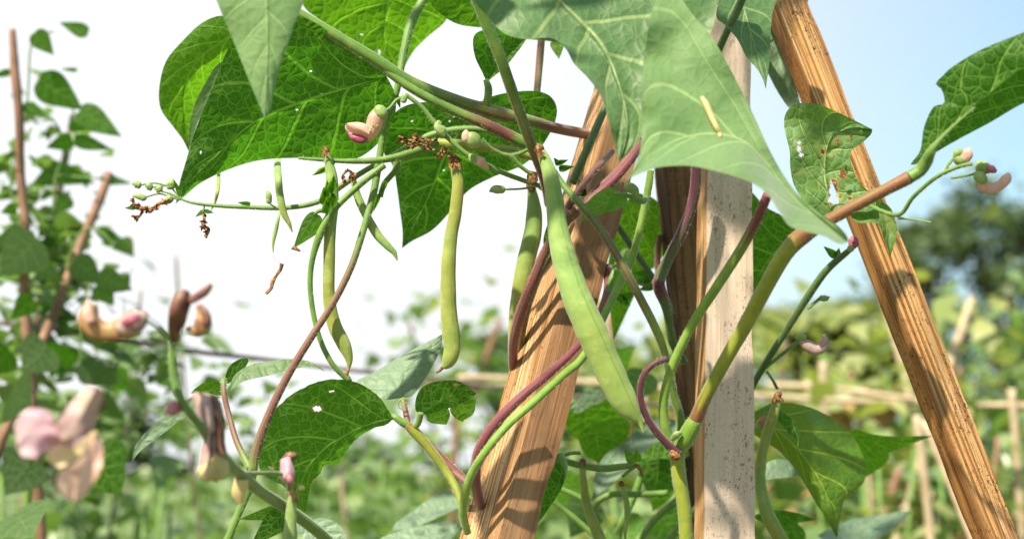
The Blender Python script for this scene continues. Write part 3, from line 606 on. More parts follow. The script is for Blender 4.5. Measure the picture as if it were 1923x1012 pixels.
leaf(v, [(1150, 368), (1140, 385), (1136, 395)], [(1178, 366), (1160, 380), (1134, 402)], [(1178, 385), (1165, 392), (1150, 397)], .74, 'young', gy=-.2, nt=24, ns=8, cup=-.1)
blob(v, [(1172, 350, .745, 4), (1182, 352, .745, 10), (1192, 358, .745, 9), (1198, 365, .745, 3)], 'bud', 'bud')
for pts in [[(1150, 285, .80, 5, .9), (1128, 308, .775, 6, .9), (1108, 330, .765, 6, .9), (1070, 385, .758, 7, .8), (1050, 450, .765, 7, .7), (1010, 520, .775, 7, .6), (985, 600, .79, 7, .6), (972, 700, .81, 6, .6)], [(1175, 470, .80, 6, .0), (1150, 520, .79, 6, 0), (1128, 600, .785, 7, .9), (1110, 660, .80, 6, .9)],
            [(985, 745, .742, 5, 1), (940, 790, .737, 6, 1), (915, 840, .737, 6.5, .95), (885, 900, .75, 6, .9), (870, 935, .77, 6, .9)], [(1080, 400, .775, 4, .9), (1120, 355, .77, 4.5, .9), (1165, 315, .775, 5, .9), (1205, 262, .785, 5, .9)]]:
    stem(v, pts, M['stem'])
for b, t, w_ in [((1098, 368), (1085, 335), 12), ((1092, 368), (1100, 338), 12), ((1050, 318), (1080, 312), 12), ((1045, 308), (1068, 300), 10), ((1050, 310), (1040, 296), 10)]: autoleaf(v, b, t, w_, .765, 'under', cup=-.2, nt=12, ns=5)
autoleaf(v, (1033, 470), (1040, 390), 26, .81, 'under', gy=.2)
autoleaf(v, (1040, 870), (1005, 990), 42, .79, 'under', asym=.2, gy=.1)
pod(v, [(1050, 850, .80, 8, 0), (1052, 875, .80, 14, 0), (1048, 900, .80, 12, 0), (1040, 915, .80, 3, 0)], cal=False)
stem(v, [(850, 885, .78, 5, .9), (875, 905, .775, 7, .9), (892, 915, .77, 7, .9)])
# ================================================================== vine 3: thick forked stem beside the pale post
v = empty('bean_vine', P(1278, 1012, .74), 'stout green bean stem forking in front of the pale upright post', 'bean plant')
stem(v, [(1290, 1040, .745, 13, .15), (1285, 960, .745, 13, .15), (1276, 900, .745, 14, .2), (1272, 860, .745, 14, .3), (1272, 835, .745, 15, .6)], M['yellowstem'])
stem(v, [(1276, 842, .744, 13, 0), (1286, 826, .741, 17, 0), (1298, 803, .739, 16.5, 0), (1305, 789, .738, 13.5, 0)], M['greenstem'], sides=14, name='node')
stem(v, [(1302, 794, .7385, 12, .9), (1308, 784, .738, 13.5, .9), (1325, 745, .733, 12.5, .5), (1360, 680, .725, 13, .3), (1400, 610, .715, 14, .2), (1440, 535, .70, 15, .05), (1475, 475, .692, 16, .3), (1510, 440, .688, 17, .85), (1545, 420, .684, 12.5, .85), (1600, 390, .678, 11.5, .75), (1660, 358, .672, 11.5, .75), (1708, 333, .668, 13, .85)], M['yellowstem'], sides=14)
stem(v, [(1708, 333, .668, 12, .1), (1728, 320, .667, 12, 0), (1740, 303, .664, 11.5, 0), (1748, 286, .660, 9, 0), (1764, 265, .657, 5.5, 0), (1790, 238, .654, 3.5, 0), (1830, 202, .649, 1.5, 0)], M['stem'])
stem(v, [(1266, 850, .748, 8, .1), (1260, 834, .747, 10, .1), (1250, 805, .745, 10, 0), (1246, 755, .742, 9, 0), (1262, 690, .737, 9, 0), (1300, 610, .73, 9, .05), (1345, 540, .722, 9.5, .35), (1390, 470, .715, 10, .5), (1420, 415, .708, 10, .8), (1442, 365, .70, 9, .95)], M['limestem'])
stem(v, [(1275, 852, .74, 9, .95), (1255, 835, .738, 8, .9), (1222, 795, .735, 7, .9), (1203, 750, .733, 6.5, .95), (1206, 710, .732, 6, 1), (1225, 685, .732, 6, 1), (1252, 674, .733, 6, 1)], M['darkstem'])
stem(v, [(1308, 300, .80, 10, .8), (1303, 370, .80, 10, .8), (1283, 430, .80, 10, .7), (1258, 480, .80, 10, .55), (1240, 520, .80, 11, .5), (1238, 540, .80, 12, .9), (1252, 580, .81, 9, .2), (1262, 640, .82, 8, 0), (1285, 680, .83, 7, 0)], M['darkstem'])
blob(v, [(1260, 846, .737, 4), (1268, 855, .735, 7), (1277, 856, .735, 4)], 'dry', 'node_scar', lump=.8)
blob(v, [(1262, 825, .737, 4), (1270, 816, .735, 7), (1280, 812, .735, 3)], 'bud', 'bud', lump=.4)
leaf(v, [(1710, 310), (1728, 283), (1735, 240), (1750, 205), (1762, 197), (1771, 196), (1774, 188), (1768, 168), (1757, 158), (1770, 143), (1790, 125), (1840, 95), (1900, 70), (1960, 50), (2060, 40)],
     [(1742, 300), (1775, 250), (1840, 190), (1923, 125), (2000, 85), (2120, 30)], [(1752, 290), (1800, 262), (1860, 230), (1923, 194), (2000, 165), (2080, 100)],
     .655, 'under', gx=-.2, gy=.35, cup=.05, nt=90, ns=30, pucker=1.4, seed=23)
leaf(v, [(1590, 442), (1569, 420), (1538, 399), (1501, 368), (1473, 332), (1444, 280), (1413, 212), (1366, 120), (1335, 68), (1298, 24), (1262, -25), (1238, -20), (1222, 35), (1210, 110), (1205, 190), (1205, 265), (1192, 312)],
     [(1593, 455), (1545, 418), (1490, 372), (1448, 318), (1400, 268), (1340, 252), (1270, 264), (1215, 300), (1175, 339)],
     [(1575, 458), (1548, 444), (1510, 434), (1482, 424), (1462, 396), (1440, 364), (1408, 342), (1361, 326), (1298, 312), (1240, 314), (1205, 325)],
     .63, 'pale', gx=.10, gy=-.42, foldr=-.22, bow=.03, wave=.45, nt=120, ns=40, pucker=.9, seed=26)
leaf(v, [(890, -20), (895, 8), (915, 30), (945, 62), (985, 74), (1035, 72), (1062, 92), (1078, 120), (1105, 148), (1128, 180), (1140, 215), (1152, 262)],
     [(1000, -60), (1040, -10), (1090, 40), (1130, 85), (1155, 140), (1172, 195), (1178, 250), (1162, 304)],
     [(1240, -100), (1350, -60), (1345, 10), (1335, 60), (1300, 110), (1260, 160), (1225, 215), (1195, 270)],
     .675, 'top', gx=.05, gy=-.5, cup=-.03, wave=.4, nt=110, ns=44, pucker=1.6, seed=29)
leaf(v, [(440, -60), (400, -30), (412, 15), (432, 62), (452, 112), (475, 170), (490, 205)], [(500, -80), (500, 0), (502, 80), (501, 150), (498, 224)], [(590, -70), (580, -20), (562, 25), (545, 70), (528, 120), (515, 170), (508, 205)],
     .63, 'pale', gy=-.15, gx=.15, cup=.05, nt=70, ns=26, seed=32)
# ================================================================== vine 4: leaves at the top between the posts, damaged leaf and right flower stalk
v = empty('bean_vine', P(1430, 760, .88), 'bean vine right of the pale post with an insect-eaten leaf and a low pod', 'bean plant')
leaf(v, [(1345, 25), (1362, 48), (1385, 75), (1402, 108), (1420, 128), (1432, 148)], [(1370, -60), (1395, 10), (1415, 80), (1430, 125), (1438, 168)], [(1480, -50), (1455, 10), (1447, 60), (1446, 105), (1442, 140)], .79, 'top', gy=-.5, gx=.3, nt=60, ns=20)
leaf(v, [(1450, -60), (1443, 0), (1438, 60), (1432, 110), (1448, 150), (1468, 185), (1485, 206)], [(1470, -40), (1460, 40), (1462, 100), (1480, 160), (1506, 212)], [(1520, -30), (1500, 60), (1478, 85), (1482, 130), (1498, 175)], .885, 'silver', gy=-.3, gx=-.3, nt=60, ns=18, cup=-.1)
leaf(v, [(1500, 420), (1440, 390), (1405, 360), (1385, 420), (1380, 480), (1390, 540)], [(1510, 440), (1460, 470), (1425, 520), (1405, 590)], [(1505, 450), (1490, 470), (1462, 505), (1435, 545), (1418, 570)], .90, 'under', gy=.5, nt=50, ns=20)
stem(v, [(1400, -20, .78, 8, .3), (1385, 20, .785, 7.5, .3), (1365, 60, .79, 7, .3), (1345, 105, .80, 7, .3)], M['darkstem'])
# eaten leaf
leaf(v, [(1545, 415), (1515, 385), (1492, 350), (1484, 315), (1483, 285), (1473, 240), (1475, 215), (1490, 198), (1520, 194), (1560, 205)],
     [(1562, 405), (1556, 370), (1548, 330), (1550, 290), (1562, 255), (1600, 240), (1638, 243)],
     [(1590, 398), (1640, 395), (1640, 368), (1615, 345), (1600, 310), (1598, 285), (1622, 266), (1636, 252)][::1],
     .775, 'worn', gy=-.3, gx=.15, cup=-.05, wave=1.5, pucker=2.4, nt=90, ns=36,
     holes=[(1500, 268, 4, 3), (1501, 280, 5, 5), (1505, 291, 3.5, 3.5), (1545, 286, 3.5, 5), (1565, 355, 7, 16), (1566, 375, 9, 9), (1580, 330, 3, 5), (1596, 372, 4, 3)], seed=35)
for x0, y0, x1, y1, ww in [(1571, 255, 1576, 280, 5), (1582, 318, 1588, 340, 11), (1598, 254, 1600, 264, 5), (1568, 338, 1570, 345, 4)]:
    autoleaf(v, (x0, y0), (x1, y1), ww, .765, 'dry', nt=8, ns=4, pucker=0)
leaf(v, [(1600, 388), (1640, 375), (1670, 388), (1682, 415), (1685, 440), (1677, 465)], [(1595, 402), (1630, 400), (1655, 405), (1668, 430), (1670, 455), (1672, 485)], [(1610, 418), (1640, 418), (1652, 425), (1660, 450), (1668, 470)], .765, 'worn', gy=-.4, cup=-.2, nt=44, ns=16, seed=38, pucker=1.5)
# stalks right of the pale post
stem(v, [(1610, 458, .80, 4, .2), (1585, 478, .81, 6, 0), (1550, 510, .82, 7, 0), (1515, 560, .83, 7, .3), (1480, 615, .84, 6.5, .4), (1445, 670, .85, 6.5, 0), (1420, 712, .86, 6.5, 0), (1395, 760, .88, 6.5, 0)], M['darkstem'])
stem(v, [(1517, 580, .83, 3, 0), (1528, 570, .83, 3, 0), (1540, 560, .83, 3, 0)]); bud(v, 1542, 560, 16, -3, 6, .83)
stem(v, [(1438, 690, .852, 3.5, 0), (1465, 668, .85, 3.5, 0), (1500, 640, .845, 3.5, 0)])
f = blob(v, [(1500, 636, .845, 5), (1515, 648, .845, 11), (1530, 656, .845, 11), (1543, 652, .845, 10), (1549, 640, .845, 8), (1547, 628, .845, 3)], 'mauve', 'flower')
blob(f, [(1494, 636, .844, 3), (1504, 634, .844, 7), (1514, 634, .844, 5)], 'bud', 'calyx')
stem(v, [(1440, 697, .852, 2.5, .3), (1450, 712, .85, 2.5, .5), (1460, 730, .85, 3, .7)])
for b, t, w_ in [((1570, 482), (1546, 462), 14), ((1572, 482), (1576, 465), 12)]: autoleaf(v, b, t, w_, .815, 'bright', cup=-.2, nt=14, ns=5)
bud(v, 1596, 470, 2, -12, 7, .80); f = blob(v, [(1598, 462, .79, 5), (1602, 452, .79, 8), (1607, 462, .79, 6)], 'magenta', 'bud', lump=.6)
pod(v, [(1461, 745, .84, 7, 0), (1452, 780, .84, 10, 1), (1440, 815, .84, 10, .7), (1430, 860, .84, 10, .6), (1428, 910, .84, 11, 0), (1440, 960, .84, 13, .3), (1465, 1010, .84, 14, .8), (1490, 1050, .84, 13, .3)])
leaf(v, [(1422, 770), (1450, 757), (1490, 757), (1535, 770), (1580, 797), (1612, 835), (1626, 875), (1622, 905), (1600, 925), (1585, 940), (1578, 970)],
     [(1410, 775), (1450, 800), (1490, 835), (1525, 880), (1552, 930), (1572, 1010)],
     [(1402, 800), (1430, 825), (1465, 848), (1500, 890), (1530, 940), (1552, 975), (1566, 1000)], .875, 'yellowing', gy=-.2, gx=.3, cup=.12, bow=-.05, nt=90, ns=34, wave=.8, seed=41)
leaf(v, [(1490, 790), (1498, 810), (1500, 830)], [(1455, 762), (1475, 785), (1490, 812), (1497, 842)], [(1460, 785), (1475, 805), (1488, 822)], .85, 'under', nt=24, ns=8)
leaf(v, [(1600, 805), (1640, 815), (1690, 820), (1725, 818)], [(1590, 815), (1630, 828), (1680, 828), (1752, 818)], [(1600, 850), (1640, 858), (1680, 845), (1720, 830)], .93, 'bright', gy=.6, nt=40, ns=12)
leaf(v, [(1430, 872), (1460, 862), (1490, 868)], [(1412, 880), (1440, 880), (1475, 880), (1512, 888)], [(1430, 898), (1460, 898), (1490, 894)], .93, 'silver', gy=-.8, nt=30, ns=8)
leaf(v, [(1440, 960), (1470, 958), (1505, 965)], [(1412, 968), (1450, 968), (1490, 971), (1532, 976)], [(1440, 985), (1470, 984), (1505, 980)], .92, 'under', gy=.6, nt=30, ns=8)
bud(v, 1425, 800, 10, -22, 9, .86, 'orange')
leaf(v, [(1560, 990), (1600, 975), (1660, 965), (1700, 958)], [(1535, 1005), (1590, 998), (1650, 985), (1712, 960)], [(1570, 1025), (1620, 1020), (1670, 998)], 1.05, 'silver', gy=-1, nt=36, ns=10)
autoleaf(v, (1640, 830), (1610, 905), 70, 1.02, 'bright', gy=.5)
autoleaf(v, (1500, 985), (1445, 1030), 60, .98, 'under', gy=.3)
# flower raceme at the right
stem(v, [(1630, 385, .74, 3.5, .2), (1686, 404, .72, 4, 0), (1715, 370, .71, 4, 0), (1755, 335, .70, 4.2, 0), (1795, 315, .695, 4.2, 0), (1825, 308, .69, 4, 0)], M['stem'])
stem(v, [(1775, 322, .70, 3, 0), (1782, 308, .70, 3, 0), (1793, 295, .70, 3, 0)])
stem(v, [(1785, 335, .695, 2.5, 0), (1815, 330, .692, 2.5, 0), (1835, 325, .69, 2.5, 0)])
mb = MB(); tube_into(mb, [(1686, 410, .72, 3), (1712, 412, .72, 2), (1748, 418, .72, 2.2)], seed=2); mb.build('tendril', M['bud'], v)
f = bud(v, 1800, 302, 22, -24, 14, .695, 'petal'); 
blob(f, [(1793, 296, .694, 3), (1798, 288, .694, 8), (1808, 286, .694, 5), (1812, 288, .694, 1)], 'bud', 'calyx')
f = bud(v, 1838, 312, 28, 2, 12, .69, 'bud'); blob(f, [(1853, 314, .688, 4), (1862, 318, .687, 8), (1870, 322, .688, 4)], 'magenta', 'petal')
f = blob(v, [(1838, 338, .69, 8), (1848, 350, .69, 11), (1862, 354, .69, 10), (1878, 348, .69, 10), (1890, 335, .69, 10), (1894, 325, .69, 3)], 'petal', 'flower')
blob(f, [(1832, 322, .689, 4), (1838, 330, .689, 12), (1846, 340, .689, 10), (1850, 346, .689, 4)], 'bud', 'calyx')

# unseen leaves and stems added above the frame to shade the posts and pods
def proj(T):
    q = T - EYE; d = q.dot(FWD); return 961.5 + q.dot(RT) / d * FPX, 506 - q.dot(UP) / d * FPX, d
CAN = bpy.data.objects['bean_vine.002']
tops = []
for x, y, d, s_, w_, h_ in [(1365, 335, .81, .55, 190, 190), (1370, 250, .81, .30, 230, 330), (1415, 500, .81, .42, 60, 130), (1365, 752, .80, .50, 190, 105), (1360, 960, .80, .62, 190, 130), (1120, 330, .79, .26, 190, 420), (1105, 560, .78, .36, 70, 230), (1265, 400, .91, .36, 150, 300), (1275, 640, .93, .46, 120, 260), (1040, 395, .73, .24, 90, 270), (570, 95, .80, .22, 330, 150), (960, 420, .81, .30, 110, 190), (1635, 560, .83, .46, 40, 210), (1740, 800, .81, .55, 45, 150), (930, 130, .80, .3, 260, 200), (1010, 790, .75, .50, 150, 40)]:
    X, Y, D_ = proj(P(x, y, d) + TOSUN * s_); k_ = d / D_; tops.append((X, Y, D_))
    if Y + h_ * k_ / 2 > -12: Y = -12 - h_ * k_ / 2
    autoleaf(CAN, (X - 6, Y - h_ * k_ / 2), (X + 6, Y + h_ * k_ / 2), w_ * k_, D_, 'under', gy=.2, gx=random.uniform(-.2, .2))
    stem(CAN, [(X - 6, Y - h_ * k_ / 2, D_, 5, 0), (X + 60, Y - h_ * k_ / 2 - 60, D_ + .03, 5, 0), (1240 + (X - 1240) * .5, min(Y - 300, -420), .70, 5, .1), (1250, min(Y - 420, -700), .74, 6, .1)], hair=0)  # stalks added to join the unseen shading leaves to the vine
# small pale caterpillar on the big blurred leaf
fold_leaf = min((o_ for o_ in CAN.children if o_.name.startswith('leaf') and len(o_.data.vertices) > 9700 - 1 and 'pale' in o_.data.materials[0].name), key=lambda o_: -o_.data.vertices[0].co.length, default=None)
CANL = [(proj(o_.data.vertices[i].co + Vector(parent_loc(o_)))) for o_ in [fold_leaf] for i in range(0, len(o_.data.vertices), 3)]
def on_leaf(x, y): return min(CANL, key=lambda q: (q[0] - x) ** 2 + (q[1] - y) ** 2)[2]
mb = MB(); tube_into(mb, [(x, y, on_leaf(x, y) - r_ * .9 / FPX * .63, r_, 0) for x, y, r_ in [(1318, 184, 4), (1325, 195, 5.5), (1334, 215, 5.5), (1345, 238, 5.5), (1351, 250, 5), (1353, 258, 3)]], lump=.25, n=10, sides=12)
tag(mb.build('caterpillar', M['cream'], None), 'small pale yellow caterpillar on the large blurred leaf at upper right', 'caterpillar')

# ================================================================== vine 5: lower left, long thin twining stem with the big backlit leaf
v = empty('bean_vine', P(425, 1030, .74), 'thin reddish bean stem rising across the sky at left, small leaves at its foot', 'bean plant')
stem(v, [(800, -10, .80, 8, 0), (772, 45, .795, 8.5, 0), (758, 100, .79, 7, 0), (745, 170, .785, 6.5, 0), (722, 240, .785, 6, 0), (712, 300, .783, 6.5, 0), (702, 360, .78, 7, .1), (686, 420, .775, 6.5, .3), (660, 500, .77, 6.5, .6), (625, 570, .765, 6.5, .65), (580, 640, .76, 7, .65), (535, 715, .755, 7.5, .65), (500, 790, .75, 8, .65), (480, 850, .747, 9, .6), (470, 910, .745, 8, .3), (447, 965, .743, 7, .3), (425, 1020, .74, 7.5, .3)], M['stem'], n=12)
stem(v, [(420, 712, .78, 5, .3), (421, 740, .775, 5.5, .8), (430, 780, .77, 5.5, .8), (445, 830, .76, 6, .7), (470, 880, .75, 7, .3)])
leaf(v, [(410, 716), (385, 718), (368, 728)], [(424, 735), (400, 732), (380, 733), (358, 738)], [(415, 742), (395, 742), (375, 740)], .785, 'bright', gy=.5, nt=26, ns=9)
leaf(v, [(425, 700), (433, 685), (448, 675), (463, 672)], [(422, 720), (435, 702), (450, 688), (467, 678)], [(432, 718), (446, 704), (460, 690)], .79, 'under', gy=.4, nt=26, ns=9)
leaf(v, [(440, 705), (470, 685), (510, 677), (550, 674), (585, 680)], [(428, 736), (450, 712), (490, 694), (540, 684), (580, 684), (612, 698)], [(440, 728), (462, 714), (505, 705), (545, 694), (585, 688)], .775, 'top', gy=-.7, nt=50, ns=12, bow=-.03)
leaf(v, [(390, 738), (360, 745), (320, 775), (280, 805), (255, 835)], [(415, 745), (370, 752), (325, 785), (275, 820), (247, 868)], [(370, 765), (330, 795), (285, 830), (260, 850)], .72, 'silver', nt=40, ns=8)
autoleaf(v, (535, 958), (447, 975), 24, .78, 'bright', gy=.5)
autoleaf(v, (535, 962), (470, 1025), 40, .77, 'under', gy=.3, gx=.3)
leaf(v, [(570, 985), (600, 972), (630, 980), (650, 1002)], [(555, 975), (590, 990), (620, 1005), (652, 1025)], [(560, 1000), (585, 1020), (620, 1030)], .76, 'silver', gy=-.4, nt=40, ns=14, pucker=2)
# ================================================================== vine 6: leaf cluster left of the slanted post
v = empty('bean_vine', P(870, 950, .77), 'bean stem left of the slanted post ending in a broad backlit leaf with torn edge', 'bean plant')
stem(v, [(868, 960, .77, 6, .1), (858, 920, .775, 7, .2), (835, 880, .78, 8, .3), (805, 840, .78, 9, .4), (780, 812, .78, 10, .4), (765, 798, .78, 8, .8)], M['yellowstem'])
stem(v, [(890, 910, .78, 7, .9), (865, 895, .78, 9, .9), (835, 865, .783, 8, .9), (800, 830, .785, 7, .7), (770, 800, .785, 6, .7)], M['stem'])
stem(v, [(768, 800, .78, 7, .2), (755, 792, .78, 7.5, 0), (742, 783, .78, 6, 0), (735, 784, .781, 4, 0)]); stem(v, [(768, 802, .78, 6, .8), (762, 775, .785, 5.5, .8), (757, 748, .79, 5, .4)]); stem(v, [(775, 802, .78, 5, 0), (785, 795, .778, 6, 0), (790, 775, .776, 6, 0)])
leaf(v, [(728, 768), (712, 745), (685, 725), (655, 714), (612, 713), (570, 728), (530, 755), (503, 790), (490, 830), (486, 872), (500, 895), (525, 905), (545, 930), (560, 965)],
     [(738, 785), (690, 798), (650, 817), (612, 841), (578, 880), (562, 930), (570, 992)],
     [(725, 797), (705, 803), (672, 822), (648, 848), (635, 868), (610, 872), (600, 890), (585, 905), (578, 935), (574, 965)],
     .795, 'midgreen', gy=.7, gx=-.1, cup=.03, nt=100, ns=40, holes=[(595, 767, 8, 5), (622, 735, 4, 2), (510, 878, 5, 3), (565, 915, 6, 5)], ragged=2.2, seed=44)
leaf(v, [(720, 750), (685, 738), (668, 717), (700, 700), (740, 676), (790, 648)], [(757, 746), (752, 715), (765, 690), (795, 660), (831, 627)], [(775, 742), (800, 708), (822, 668), (830, 645)], .83, 'silver', gy=-.8, cup=.1, nt=60, ns=22, seed=47)
leaf(v, [(780, 768), (783, 742), (800, 722), (835, 714), (865, 717)], [(790, 778), (815, 762), (845, 745), (870, 738), (894, 738)], [(800, 778), (830, 770), (860, 760), (885, 748)], .775, 'under', gy=.5, nt=50, ns=20, holes=[(857, 722, 5, 2)], seed=50)
leaf(v, [(800, 780), (803, 790), (815, 795)], [(795, 770), (812, 772), (828, 775), (838, 797)], [(820, 760), (840, 765), (845, 780)], .80, 'bright', gy=.3, nt=20, ns=8)
leaf(v, [(845, 770), (855, 785), (870, 792)], [(850, 755), (868, 762), (882, 775), (868, 790)], [(890, 745), (893, 760), (888, 778)], .80, 'bright', gy=.3, nt=20, ns=8)
mb = MB(); tube_into(mb, [(762, 770, .78, 1.2), (750, 765, .78, 1.2), (748, 755, .78, 1.2), (755, 748, .78, 1.2)]); mb.build('tendril', M['bud'], v)
# ================================================================== vine 7: low growth between the slanted and the pale posts
v = empty('bean_vine', P(1200, 1012, .90), 'low bean growth between the slanted post and the pale post, with two slender pods', 'bean plant')
stem(v, [(1050, 862, .84, 6, .2), (1085, 872, .84, 6.5, .1), (1130, 879, .84, 7, .1), (1165, 876, .84, 6.5, 0), (1192, 872, .84, 5, .3)])
stem(v, [(1052, 858, .84, 4, 0), (1070, 851, .84, 3.5, 0), (1090, 850, .84, 3.5, .3)])
pod(v, [(1094, 868, .84, 5, 0), (1095, 900, .84, 7, .8), (1103, 950, .84, 9, .5), (1122, 1000, .84, 11, .5), (1140, 1040, .84, 11, .2)])
pod(v, [(1167, 908, .84, 4, 0), (1176, 940, .84, 5.5, 0), (1178, 970, .84, 5.5, 0), (1174, 1000, .84, 3, .3), (1176, 1025, .84, 1, .5)])
stem(v, [(1192, 876, .84, 3, 0), (1180, 885, .84, 3, 0), (1168, 895, .84, 3, .3)])
autoleaf(v, (1190, 868), (1172, 842), 18, .84, 'bright', nt=14, ns=5); autoleaf(v, (1198, 866), (1195, 840), 13, .845, 'bright', nt=14, ns=5)
mb = MB(); tube_into(mb, [(1192, 872, .838, 4), (1202, 880, .838, 3.5), (1206, 892, .838, 1.5)]); mb.build('withered_flower', M['dry'], v)
for pts in [[(1030, 935, .95, 5), (1070, 965, .95, 5), (1110, 1000, .95, 5), (1140, 1030, .95, 5)], [(1040, 912, .97, 5), (1090, 935, .97, 5), (1130, 965, .97, 5), (1160, 1020, .97, 5)],
            [(1112, 975, .93, 6), (1120, 945, .93, 6), (1150, 928, .93, 6), (1200, 928, .93, 6), (1255, 925, .93, 6)], [(1195, 1020, .96, 7), (1230, 975, .96, 7), (1275, 935, .96, 7)], [(1240, 1030, .96, 8), (1290, 975, .96, 7), (1330, 930, .96, 7)],
            [(1160, 1030, .98, 7), (1165, 990, .98, 7), (1195, 920, .98, 7), (1210, 870, .98, 6)]]:
    stem(v, [p + (.1,) for p in pts], M['stem'], hair=1000)
leaf(v, [(1075, 755), (1062, 775), (1066, 805), (1085, 825)], [(1110, 755), (1100, 780), (1100, 810), (1105, 845)], [(1160, 750), (1180, 775), (1175, 800), (1150, 820)], .99, 'bright', gy=.7, nt=40, ns=16)
leaf(v, [(1095, 805), (1088, 830), (1100, 855), (1118, 865)], [(1130, 790), (1120, 820), (1125, 850), (1130, 878)], [(1165, 785), (1182, 795), (1175, 830), (1155, 860)], .96, 'bright', gy=.6, nt=40, ns=16)
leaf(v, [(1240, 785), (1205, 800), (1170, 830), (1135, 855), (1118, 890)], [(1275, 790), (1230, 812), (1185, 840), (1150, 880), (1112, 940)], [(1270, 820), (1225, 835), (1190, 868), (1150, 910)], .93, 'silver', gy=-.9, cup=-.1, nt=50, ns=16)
leaf(v, [(1215, 790), (1190, 810), (1175, 840), (1190, 855)], [(1290, 800), (1250, 815), (1220, 835), (1180, 870)], [(1300, 850), (1260, 870), (1225, 880), (1195, 878)], .97, 'under', gy=-.3, nt=40, ns=16)
leaf(v, [(1210, 870), (1205, 895), (1215, 920)], [(1240, 860), (1235, 890), (1232, 915), (1240, 935)], [(1285, 870), (1280, 900), (1262, 920)], .96, 'under', gy=.2, nt=30, ns=14)
leaf(v, [(1165, 400), (1150, 450), (1140, 520), (1145, 580)], [(1190, 360), (1180, 430), (1165, 500), (1152, 640)], [(1235, 380), (1235, 440), (1215, 500), (1180, 580)], .92, 'bright', gy=.6, nt=50, ns=20)
leaf(v, [(1215, 420), (1200, 450), (1198, 480)], [(1240, 400), (1225, 440), (1215, 475), (1210, 510)], [(1262, 430), (1250, 470), (1232, 500)], .95, 'bright', gy=.6, nt=40, ns=16)
leaf(v, [(1095, 740), (1110, 730), (1140, 735)], [(1070, 768), (1090, 758), (1110, 748), (1135, 742)], [(1085, 775), (1110, 762), (1130, 755)], .97, 'silver', nt=26, ns=8)
stem(v, [(1160, 425, .87, 6, .1), (1190, 470, .87, 6, .1), (1225, 520, .87, 6, .1), (1250, 560, .87, 6, .1), (1262, 590, .87, 5, .1)], M['darkstem'])
stem(v, [(1238, 440, .93, 6, .9), (1235, 490, .93, 6, .9), (1238, 540, .93, 7, .9)])
for b, t, w_ in [((1215, 515), (1188, 512), 12), ((1218, 525), (1190, 530), 14), ((1228, 538), (1195, 545), 12), ((1222, 525), (1215, 500), 10), ((1235, 535), (1205, 525), 12), ((1170, 560), (1195, 548), 14), ((1160, 555), (1185, 575), 14)]: autoleaf(v, b, t, w_, .87, 'under', nt=12, ns=4)
stem(v, [(1195, 530, .87, 3, 0), (1215, 536, .87, 3.5, 0), (1232, 530, .87, 3.5, 0)])
for b, t, w_, d_, m_ in [((1110, 940), (1070, 1010), 70, 1.08, 'top'), ((1160, 980), (1210, 1040), 80, 1.05, 'bright'), ((1240, 960), (1280, 1020), 70, 1.1, 'under'), ((1080, 890), (1050, 950), 50, 1.12, 'bright'), ((1215, 700), (1180, 760), 60, 1.15, 'top'), ((1150, 690), (1195, 650), 44, 1.2, 'bright'), ((1240, 900), (1225, 960), 50, 1.02, 'bright'), ((1290, 560), (1262, 610), 30, 1.2, 'bright')]:
    autoleaf(v, b, t, w_, d_, m_, gy=random.uniform(-.8, .8), gx=random.uniform(-.5, .5), bend=random.uniform(-.08, .08))
# ================================================================== vine 8: pale leaves at the bottom left of the slanted post
v = empty('bean_vine', P(900, 1030, .92), 'low pale bean leaves at the foot of the slanted post, left side', 'bean plant')
leaf(v, [(850, 922), (815, 930), (780, 955), (745, 980)], [(880, 930), (840, 942), (790, 965), (735, 995)], [(865, 950), (820, 972), (775, 990)], 1.0, 'silver', gy=-1, nt=30, ns=10)
leaf(v, [(840, 978), (800, 985), (755, 995), (715, 1010)], [(870, 985), (820, 1000), (770, 1015), (705, 1030)], [(850, 1010), (800, 1035), (750, 1045)], .90, 'silver', gy=-1, nt=40, ns=14)
stem(v, [(870, 930, 1.0, 4, 0), (900, 950, 1.0, 4, 0), (930, 1030, .98, 4, 0)], hair=0); stem(v, [(865, 985, .90, 4, 0), (900, 1010, .90, 4, 0), (930, 1060, .92, 4, 0)], hair=0)

# ================================================================== blurred flowering stalk close to the lens
v = empty('bean_vine', P(640, 1080, .60), 'blurred flowering bean stalk at lower left with pink, maroon and orange blooms', 'bean plant')
stem(v, [(322, 640, .56, 5, .4), (325, 700, .56, 7, .2), (340, 750, .56, 8, .1), (375, 800, .57, 9, .1), (420, 860, .60, 11, .1), (480, 915, .64, 11, .1), (540, 955, .68, 11, 0), (600, 1000, .70, 11, 0), (650, 1050, .72, 11, 0)], M['stem'])
stem(v, [(545, 985, .68, 6, .1), (543, 940, .67, 6, .1), (540, 900, .66, 4, .3), (520, 888, .65, 4, .4), (470, 888, .63, 4, .4), (435, 882, .61, 5, .2)], M['stem'])
blob(v, [(545, 1030, .66, 13), (545, 990, .66, 12), (547, 955, .66, 10), (548, 930, .66, 6)], 'bud', 'bud')
def bigflower(x, y, d, parts_):
    f = None
    for pts, mat, nm in parts_:
        o = blob(f or v, [(x + a, y + b, d + c_, r) for a, b, c_, r in pts], mat, nm if f else 'flower', lump=.35, flat=.55, sides=14)
        f = f or o
    return f
bigflower(110, 820, .478, [([(62, -95, 0, 8), (56, -60, 0, 13), (42, -25, 0, 15), (34, 5, 0, 9)], 'mauve', 'petal'), ([(62, -90, 0, 12), (66, -70, 0, 18), (60, -50, 0, 16)], 'maroon', 'calyx')])
fp = [o_ for o_ in v.children if o_.name.startswith('flower')][-1]
def petal(par, L, m, r, d, mat, **k): return leaf(par, L, m, r, d, mat, 'petal', nt=34, ns=16, pucker=0, wave=3.2, ragged=4, **k)
